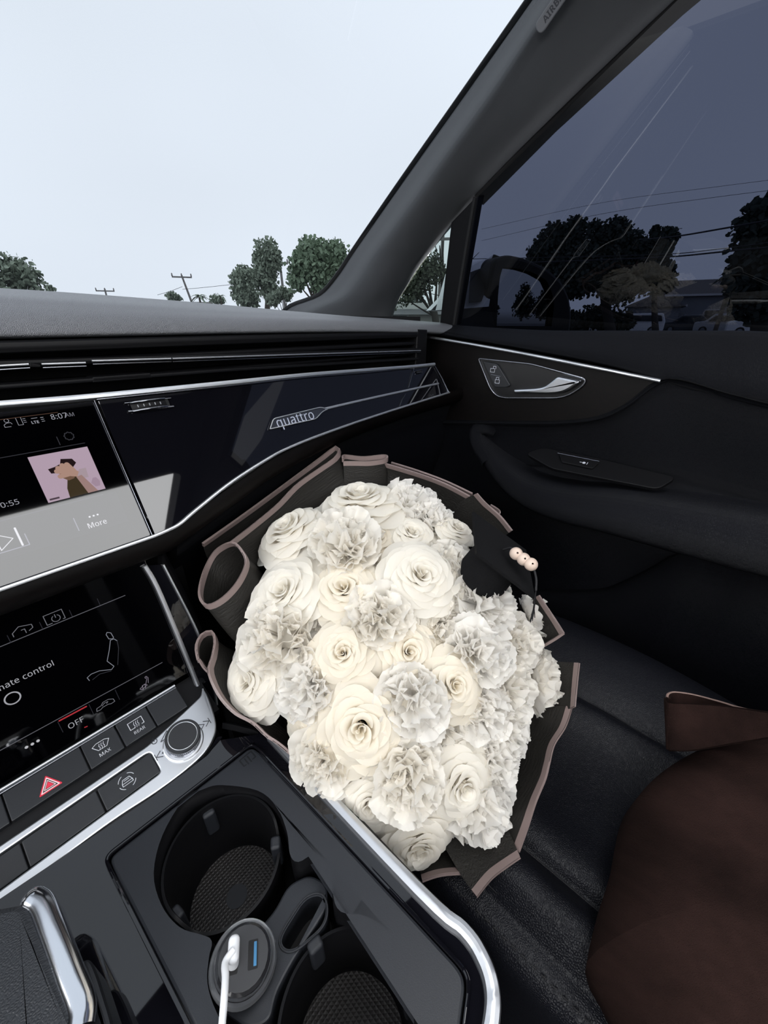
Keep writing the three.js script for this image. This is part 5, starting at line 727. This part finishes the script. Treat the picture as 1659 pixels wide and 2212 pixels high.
// flowers: petals are modelled once per variant in unit size, then copied
function petalGrid(nu, nv, fn) { const rows = []; for (let j = 0; j <= nv; j++) rows.push(Array.from({ length: nu + 1 }, (_, i) => fn(i / nu * 2 - 1, j / nv))); return grid(rows); }
function rosePetals(seed, N, open) {
  const r = random(seed), out = [];
  for (let i = 0; i < N; i++) {
    const t = i / (N - 1), phi = i * 2.39996 + r() * .35, half = lerp(1.35, .78, Math.pow(t, .7)), rB = lerp(.015, .34, t), rT = lerp(.07, .97, Math.pow(t, open)), yT = lerp(.40, -.06, Math.pow(t, 1.7)) + (r() - .5) * .05, yB = lerp(-.25, -.42, t), curl = lerp(.02, .26, t) * (.7 + .6 * r()), p1 = r() * 6, p2 = r() * 6, lean = (r() - .5) * .12, tipn = .2 + .5 * r();
    out.push(petalGrid(10, 9, (u, v) => {
      const shape = 1 - .22 * Math.pow(Math.abs(u), 2.2) + .03 * tipn * (1 - Math.abs(u)), vv = v * shape, w = half * Math.pow(Math.sin(Math.min(1, .12 + v * 1.05) * Math.PI / 2), .8), a = phi + u * w;
      let rad = rB + (rT - rB) * Math.pow(vv, lerp(1, 1.5, t)), y = yB + (yT - yB) * (1 - Math.pow(1 - Math.min(1, vv), 1.9));
      const k = Math.max(0, (vv - .66) / .34); rad += curl * k * k * .55; y -= curl * k * k * .62;
      rad *= 1 + .13 * u * (1 - .5 * t); rad += lean * v * .4; const amp = .018 + .022 * t; rad += amp * Math.sin(3.1 * u + p1) * vv; y += amp * 1.2 * Math.sin(4.3 * u + p2) * vv * vv;
      return [Math.cos(a) * rad, y, Math.sin(a) * rad];
    }));
  }
  return out;
}
function carnationPetals(seed, N) {
  const r = random(seed), out = [];
  for (let i = 0; i < N; i++) {
    const t = (i + .5) / N, az = i * 2.39996 + r() * .8, el = lerp(.05, 1.66, Math.pow(t, .64)) + (r() - .5) * .42, L = lerp(.86, 1.06, t) * (.76 + .42 * r()), fan = lerp(.30, .66, t) * (.75 + .5 * r()), A = lerp(.15, .085, t) * (.7 + .7 * r()), k1 = lerp(4.5, 2.4, t) + r() * 1.6, k2 = 9 + r() * 4, p1 = r() * 6, p2 = r() * 6, back = lerp(-.06, .34, t) * (r() + .4), p3 = r() * 6, tw = (r() - .5) * lerp(2.4, .9, t), cup = lerp(.14, .03, t) * (r() - .3);
    const d = V(Math.sin(el) * Math.cos(az), Math.cos(el), Math.sin(el) * Math.sin(az)), s0 = V(-Math.sin(az), 0, Math.cos(az)), n0 = d.clone().cross(s0), s = s0.clone().multiplyScalar(Math.cos(tw)).addScaledVector(n0, Math.sin(tw)), n = d.clone().cross(s);
    out.push(petalGrid(26, 7, (u, v) => {
      const tooth = 1 + .04 * Math.abs(((u * 6.5 + p3) % 1 + 1) % 1 - .5) * 2 + .05 * Math.sin(u * 3.4 + p2), a = u * fan * (.3 + .7 * Math.pow(v, .7)) * 1.3, l = L * v * (v > .88 ? tooth : 1) * (1 - .10 * u * u), e = v * v, f = e * A * (Math.sin(u * k1 + p1) + .5 * e * Math.sin(u * k2 + p2)) + back * e * v - cup * Math.sin(Math.PI * v);
      const p = d.clone().multiplyScalar(l * Math.cos(a)).addScaledVector(s, l * Math.sin(a)).addScaledVector(n, -f); p.y -= .44; return p.toArray();
    }));
  }
  return out;
}
function flowerProto(name, petals, mats, seed) { const g = new THREE.Group(), r = random(seed); g.name = name; petals.forEach((geo) => { const m = new THREE.Mesh(geo, mats[Math.floor(r() * mats.length)]); m.name = 'petal'; m.castShadow = m.receiveShadow = true; g.add(m); }); return g; }
const roses = [[71, 40, .80, petalIvory], [72, 44, .72, petalIvory], [73, 38, .90, petalCream], [74, 42, .76, petalCream]].map(([s, n, o, m]) => flowerProto('rose', rosePetals(s, n, o), [m], s));
const carnations = [[81, 52, petalWhite], [82, 60, petalWhite], [83, 54, petalCool], [84, 44, petalCool]].map(([s, n, m]) => flowerProto('carnation', carnationPetals(s, n), [m], s));
let spin = 0;
function flower(kind, variant, p, label, { tilt = [0, 0, 0], sink = 0, grow = 1 } = {}) {
  const src = kind === 'rose' ? roses : carnations, o = src[variant].clone(), n = V(p[3], p[4], p[5]).add(V(...tilt)).normalize(), q = new THREE.Quaternion().setFromUnitVectors(V(0, 1, 0), n), s = p[6] * grow * (kind === 'rose' ? 1.12 : 1.16);
  o.name = numbered(kind); o.quaternion.copy(q).multiply(new THREE.Quaternion().setFromAxisAngle(V(0, 1, 0), spin += 1.9)); o.scale.setScalar(s);
  o.position.set(p[0], p[1], p[2]).addScaledVector(n, -sink); scene.add(o);
  tag(o, label, kind, kind === 'rose' ? 'white roses in the bouquet' : 'white carnations in the bouquet');
}
const R = (v, p, l, o) => flower('rose', v, p, l, o), C = (v, p, l, o) => flower('carnation', v, p, l, o);
R(1, [.3124,-.2006,-.3143,-.0847,.9964,-.0089,.0519], 'flat topped white rose at the very top of the bouquet, under the upright paper flap', { sink: .004 });
R(0, [.2334,-.2248,-.351,-.3909,.8902,-.2341,.0454], 'wide ivory rose at the upper left rim, nearest the fascia');
R(1, [.2768,-.241,-.1984,-.243,.8526,.4627,.04], 'large open ivory rose with a spiral centre, above the middle of the bouquet', { sink: -.004 });
R(0, [.1809,-.2517,-.2925,-.5588,.8217,.112,.0416], 'large ivory rose at the left edge beside the rolled paper tube');
R(3, [.2169,-.2428,-.2458,-.4245,.8508,.3097,.0352], 'cream rose with a quartered centre between the two large ivory roses', { sink: .002 });
R(2, [.1808,-.2794,-.2115,-.5197,.7532,.4033,.031], 'cream tinted rose with a tight swirled heart at the centre left', { sink: -.002 });
R(1, [.1204,-.3101,-.2779,-.7972,.5984,.0804,.0356], 'leftmost rose, drooping by the teardrop paper loop', { sink: .004 });
R(2, [.1615,-.3213,-.171,-.5748,.6339,.5175,.04], 'biggest cream rose, in the lower left half of the bouquet', { sink: -.004 });
R(3, [.2235,-.2805,-.1686,-.3863,.7507,.5359,.033], 'half hidden beige cream rose at the middle, below the frilly carnation', { sink: .004 });
R(2, [.2374,-.3061,-.1293,-.3368,.6775,.6539,.0327], 'oval cream rose right of the middle with a deep dark heart', { sink: -.004 });
R(0, [.2059,-.3734,-.0932,-.4248,.4254,.7991,.034], 'ivory rose low on the right above the loose petalled bottom carnation');
R(1, [.1615,-.4138,-.1063,-.6145,.1576,.773,.0311], 'lowest white rose, just above the bottom paper flap', { sink: -.002 });
R(1, [.3176,-.2146,-.2385,-.1097,.9342,.3396,.0303], 'small ivory rose just below the top right carnation', { sink: .010 });
R(0, [.3648,-.2251,-.2113,.0912,.9007,.4247,.024], 'little white rose on the upper right rim touching the graduation cap');
R(3, [.2834,-.2125,-.2646,-.2257,.9414,.2508,.0298], 'cream rose half behind the frilly upper carnation', { sink: .014 });
R(0, [.1414,-.3755,-.1417,-.6721,.4127,.6148,.0272], 'pale rose tucked against the console chrome edge', { sink: .002 });
R(3, [.1347,-.3231,-.2052,-.6821,.6136,.3979,.0247], 'folded cream rose bud left of the biggest cream rose', { sink: .012 });
R(2, [.353,-.2834,-.1271,.0731,.704,.7064,.0254], 'partly covered cream rose under the graduation cap', { sink: .018 });
C(0, [.249,-.2191,-.2806,-.3366,.9223,.1899,.0361], 'frilly white carnation among the upper left roses', { sink: -.010 });
C(2, [.3618,-.2035,-.2829,.1396,.9842,.109,.0326], 'white carnation on the top rim right of the flat topped rose');
C(3, [.3613,-.2122,-.2429,.0877,.9481,.3056,.0257], 'small white carnation on the upper right rim before the little rose');
C(1, [.3215,-.2376,-.1885,-.096,.8614,.4988,.0332], 'tall white carnation beside the cap, right of the spiral centred rose', { sink: .006 });
C(0, [.2216,-.2593,-.2043,-.4002,.8062,.4357,.0295], 'wide petalled white carnation at the middle above the swirled rose', { sink: -.008 });
C(1, [.1534,-.2762,-.2732,-.6432,.7467,.1697,.0378], 'large ruffled carnation at the left between the two edge roses', { sink: -.004 });
C(2, [.147,-.3007,-.2222,-.6371,.6858,.3519,.0278], 'dense ruffled carnation left of the biggest cream rose');
C(3, [.2053,-.3073,-.1479,-.434,.6781,.5932,.031], 'carnation with broad pale outer petals just below the middle', { sink: -.012 });
C(0, [.1716,-.3583,-.1256,-.5461,.5033,.6697,.0298], 'big shaggy carnation near the bottom, left of the low ivory rose', { sink: -.012 });
C(1, [.1287,-.3456,-.1847,-.7103,.5328,.46,.0275], 'ruffled carnation at the lower left rim next to the console');
C(2, [.3216,-.267,-.1457,-.08,.7741,.628,.0322], 'cool white carnation directly under the cap crown', { sink: -.004 });
C(0, [.2685,-.2674,-.1606,-.2578,.7818,.5677,.0256], 'creamy carnation between the spiral centred rose and the cool white one', { sink: .006 });
C(3, [.277,-.2941,-.1253,-.2174,.7042,.6759,.0317], 'full white carnation right of the beige cream rose', { sink: -.008 });
C(1, [.3347,-.3052,-.1062,.0177,.6338,.7733,.0304], 'ruffled carnation on the right slope below the covered cream rose', { sink: .004 });
C(2, [.404,-.3209,-.1133,.5159,.3779,.7688,.0234], 'small carnation at the right rim under the cap tassel');
C(1, [.3613,-.3667,-.0781,.3601,.159,.9193,.0293], 'rightmost carnation with a pointed petal over the dark paper');
C(0, [.2954,-.3317,-.0889,-.1165,.5578,.8217,.0286], 'dense carnation inside the rightmost one', { sink: .004 });
C(2, [.2545,-.3314,-.0992,-.2699,.587,.7633,.0261], 'round carnation right of the oval cream rose');
C(3, [.2673,-.3605,-.077,-.1967,.4455,.8734,.0258], 'carnation on the lower right rim above the black paper gap', { sink: .002 });
C(0, [.2205,-.3378,-.1091,-.3807,.5766,.723,.0243], 'soft carnation above the low ivory rose', { sink: .008 });
C(1, [.1976,-.334,-.1262,-.4552,.5949,.6625,.0214], 'small ruffled carnation between the shaggy one and the broad petalled one', { sink: .008 });
C(2, [.2454,-.3755,-.0757,-.2713,.383,.883,.0235], 'small carnation right of the low ivory rose');
C(3, [.2168,-.4104,-.075,-.3639,.1529,.9188,.0335], 'loose petalled carnation at the bottom right of the bouquet', { sink: -.002 });
C(1, [.1448,-.3918,-.1288,-.6713,.3207,.6683,.0209], 'small carnation between the console side rose and the lowest rose', { sink: .014 });
C(0, [.182,-.2631,-.2455,-.5288,.7951,.2969,.0241], 'low carnation filling the gap left of the swirled rose', { sink: .022 });
C(1, [.2645,-.2287,-.2321,-.2842,.8881,.3614,.0242], 'low carnation filling the gap beside the spiral centred rose', { sink: .024 });

// graduation cap picked into the right of the bouquet
{
  const A = VA([.3593,-.1894,-.1891]), B = VA([.3759,-.2228,-.1302]), Cc = VA([.3167,-.2325,-.0939]), D = VA([.3047,-.2024,-.1517]);
  const t = thing('graduation_cap', 'small black felt graduation cap with three pale beads set in the flowers', 'graduation cap', A.clone().add(Cc).multiplyScalar(.5).toArray());
  const n = B.clone().sub(A).cross(D.clone().sub(A)).normalize(); if (n.dot(A) > 0) n.negate();
  const board = (() => { const m = [A, B, Cc, D], p = m.map((q) => q.toArray()), k = m.map((q) => q.clone().addScaledVector(n, -.0032).toArray()), c = m.reduce((s, q) => s.add(q), V(0, 0, 0)).multiplyScalar(.25); return toCreasedNormals(mergeGeometries([grid([p, k], { closedU: true }), grid([p, p.map(() => c.toArray())], { closedU: true }), grid([k, k.map(() => c.clone().addScaledVector(n, -.0032).toArray())], { closedU: true })].map(plain)), .3); })();
  part(t, 'mortarboard', boxUV(board), felt);
  const mid = A.clone().add(B).add(Cc).add(D).multiplyScalar(.25), e1 = B.clone().sub(A).normalize(), e2 = n.clone().cross(e1), ringAt = (k, r, f) => Array.from({ length: 33 }, (_, i) => { const a = i / 32 * 6.2832; return mid.clone().addScaledVector(e1, r * Math.cos(a)).addScaledVector(e2, r * Math.sin(a)).addScaledVector(n, -k).addScaledVector(V(-.4, -.5, .1), f).toArray(); });
  part(t, 'cap_crown', boxUV(slab([ringAt(.003, .022, .004), ringAt(.016, .0245, .006), ringAt(.030, .0255, .010), ringAt(.036, .022, .012)], .002)), felt);
  const top = (px) => VA(px).addScaledVector(n, .004).toArray();
  const cordPts = [mid.clone().addScaledVector(n, .002).toArray(), top([.3357,-.2067,-.1327]), [.3353,-.2066,-.1276], [.3344,-.2072,-.1223], [.3329,-.2078,-.1154], [.33,-.209,-.107], [.3223,-.2156,-.0982], [.3144,-.2236,-.0935]];
  const tassel = part(t, 'tassel', tube(cordPts, .0011, 6, 50), blackThread, 'black tassel cord');
  for (const c of [[.3318,-.2045,-.1239], [.3301,-.2064,-.1153], [.3284,-.2077,-.107]]) { const pr = []; for (let i = 0; i <= 16; i++) { const a = i / 16 * Math.PI; pr.push(new THREE.Vector2(Math.max(.0009, .0063 * Math.sin(a)), -.0061 * Math.cos(a))); } const g = new THREE.LatheGeometry(pr, 24); g.rotateZ(.9); g.rotateY(.6); g.translate(...c); part(tassel, 'bead', g, beadWood, 'pale round bead'); }
  const r = random(9); for (let i = 0; i < 9; i++) { const s = [.3148,-.223,-.0938], k = [s[0] + (r() - .5) * .004, s[1] - .026 - r() * .012, s[2] + (r() - .5) * .004 + .002]; part(tassel, 'fringe', tube([s, [s[0] + (r() - .5) * .003, s[1] - .014, s[2] + .001], k], .0004, 5, 8), blackThread); }
  part(t, 'pick', tube([mid.clone().addScaledVector(n, -.04).toArray(), mid.clone().addScaledVector(n, -.10).toArray()], .0015, 6, 4), blackThread);
}

// ---------------------------------------------------------------- suede bag on the seat
{
  const t = thing('suede_bag', 'brown suede bag with a wide stitched strap slumped on the passenger seat', 'bag', [.36, -.46, .2]);
  const rim = [[.1859,-.405,.0334], [.2144,-.4,.0312], [.2437,-.395,.0311], [.2717,-.39,.0279], [.291,-.385,.028], [.3178,-.38,.035], [.3469,-.375,.0476], [.3747,-.37,.0642], [.3982,-.37,.0798], [.4147,-.37,.0955], [.4404,-.37,.1188], [.4885,-.37,.1755], [.445,-.37,.2115], [.3543,-.38,.2111], [.2551,-.39,.1709], [.1876,-.4,.1324], [.1518,-.405,.0913], [.1596,-.405,.0697], [.1688,-.405,.0574], [.176,-.405,.0462], [.18,-.405,.0381]];
  const loop = resample(smoothLine(rim, 5, true).concat([rim[0]]), 97), c = [.37, -.36, .20], rows = [];
  const nz = (p) => noiseField.noise(p[0] * 9, p[2] * 9, 3) * .014 + noiseField.noise(p[0] * 22, p[2] * 22, 7) * .005;
  for (const [k, h] of [[.12, -.055], [.5, -.055], [.9, -.052], [1.0, -.030], [1.015, -.008], [1.0, .012], [.965, .026], [.90, .040], [.78, .054], [.6, .064], [.4, .070], [.2, .073], [.0, .074]]) rows.push(loop.map((p) => { const q = [lerp(c[0], p[0], k), lerp(c[1] - .03, p[1], k) + h, lerp(c[2], p[2], k)]; if (h > 0) q[1] += nz(q) * Math.min(1, (1 - k) * 6 + .2); q[1] = Math.max(q[1], -.452); return q; }));
  { const g = grid(rows, { flip: true }), p = g.attributes.position; for (let i = 0; i < p.count; i++) g.attributes.uv.setXY(i, p.getX(i) + p.getY(i) * .5, p.getZ(i) - p.getY(i) * .5); part(t, 'bag_body', g, suede); }
  const fl = (list) => list;
  // fold line across the top corner
  part(t, 'top_fold', boxUV(slab(refine([[[.368,-.335,.0806], [.3582,-.328,.0896], [.3493,-.325,.1002], [.3408,-.325,.1249]], [[.3963,-.352,.0875], [.4088,-.35,.0996], [.423,-.35,.1156], [.4299,-.35,.1491]]], 3, 4), .004)), suede);
  // strap: a wide loop lying over the bag, folded at its left end
  const near = [[.3556,-.3064,.0241], [.3477,-.303,.0272], [.3482,-.295,.0388], [.3482,-.2825,.057], [.3451,-.2717,.0712], [.3393,-.2577,.0877], [.3288,-.2354,.1133]], nearB = [[.3316,-.338,.038], [.3275,-.332,.0394], [.3287,-.3206,.0514], [.3317,-.3046,.0648], [.3335,-.2891,.077], [.3351,-.27,.0917], [.3331,-.2454,.1172]];
  const farT = [[.3556,-.3064,.0241], [.3642,-.3086,.0244], [.3727,-.3105,.0294], [.3782,-.3087,.0423], [.3717,-.2978,.0598], [.3641,-.2889,.0699], [.3497,-.2681,.0912]], farB = [[.3316,-.338,.038], [.3389,-.3406,.0386], [.347,-.3432,.0437], [.3543,-.3397,.0555], [.354,-.3225,.07], [.3514,-.3084,.0779], [.3435,-.2782,.0945]];
  const strapOf = (a, b) => { const A = smoothLine(a, 6), B = smoothLine(b, 6); return slab([0, .25, .5, .75, 1].map((v) => A.map((p, i) => between(p, B[i], v))), .0025); };
  const s = part(t, 'strap', boxUV(strapOf(near, nearB)), suede);
  part(t, 'strap_lining', boxUV(strapOf(fl(farT), farB)), suede);
  const edgeMat = std('pale suede edge', [.30, .20, .17], .7);
  part(s, 'strap_edge', tube(smoothLine(near, 4), .0011, 6, 60), suede); part(s, 'strap_edge', tube(smoothLine(nearB, 4), .0011, 6, 60), suede); part(s, 'strap_edge', tube(smoothLine(farT, 4), .0011, 6, 60), edgeMat);
  const stitches = (a, b, v, i0) => { const A = resample(smoothLine(a, 8), 60), B = resample(smoothLine(b, 8), 60); for (let i = i0; i < 60; i++) { const p = between(A[i], B[i], v), q = between(A[Math.min(59, i + 1)], B[Math.min(59, i + 1)], v), P = VA(p), T = VA(q).sub(P).normalize(), g = new RoundedBoxGeometry(.0007, .0007, .0026, 1, .0003); g.applyQuaternion(new THREE.Quaternion().setFromUnitVectors(V(0, 0, 1), T)); g.translate(...P.addScaledVector(P.clone().normalize(), -.0008).toArray()); part(s, 'stitch', g, thread); } };
  stitches(near, nearB, .08, 4); stitches(near, nearB, .92, 14);
}

renderer.render(scene, camera);
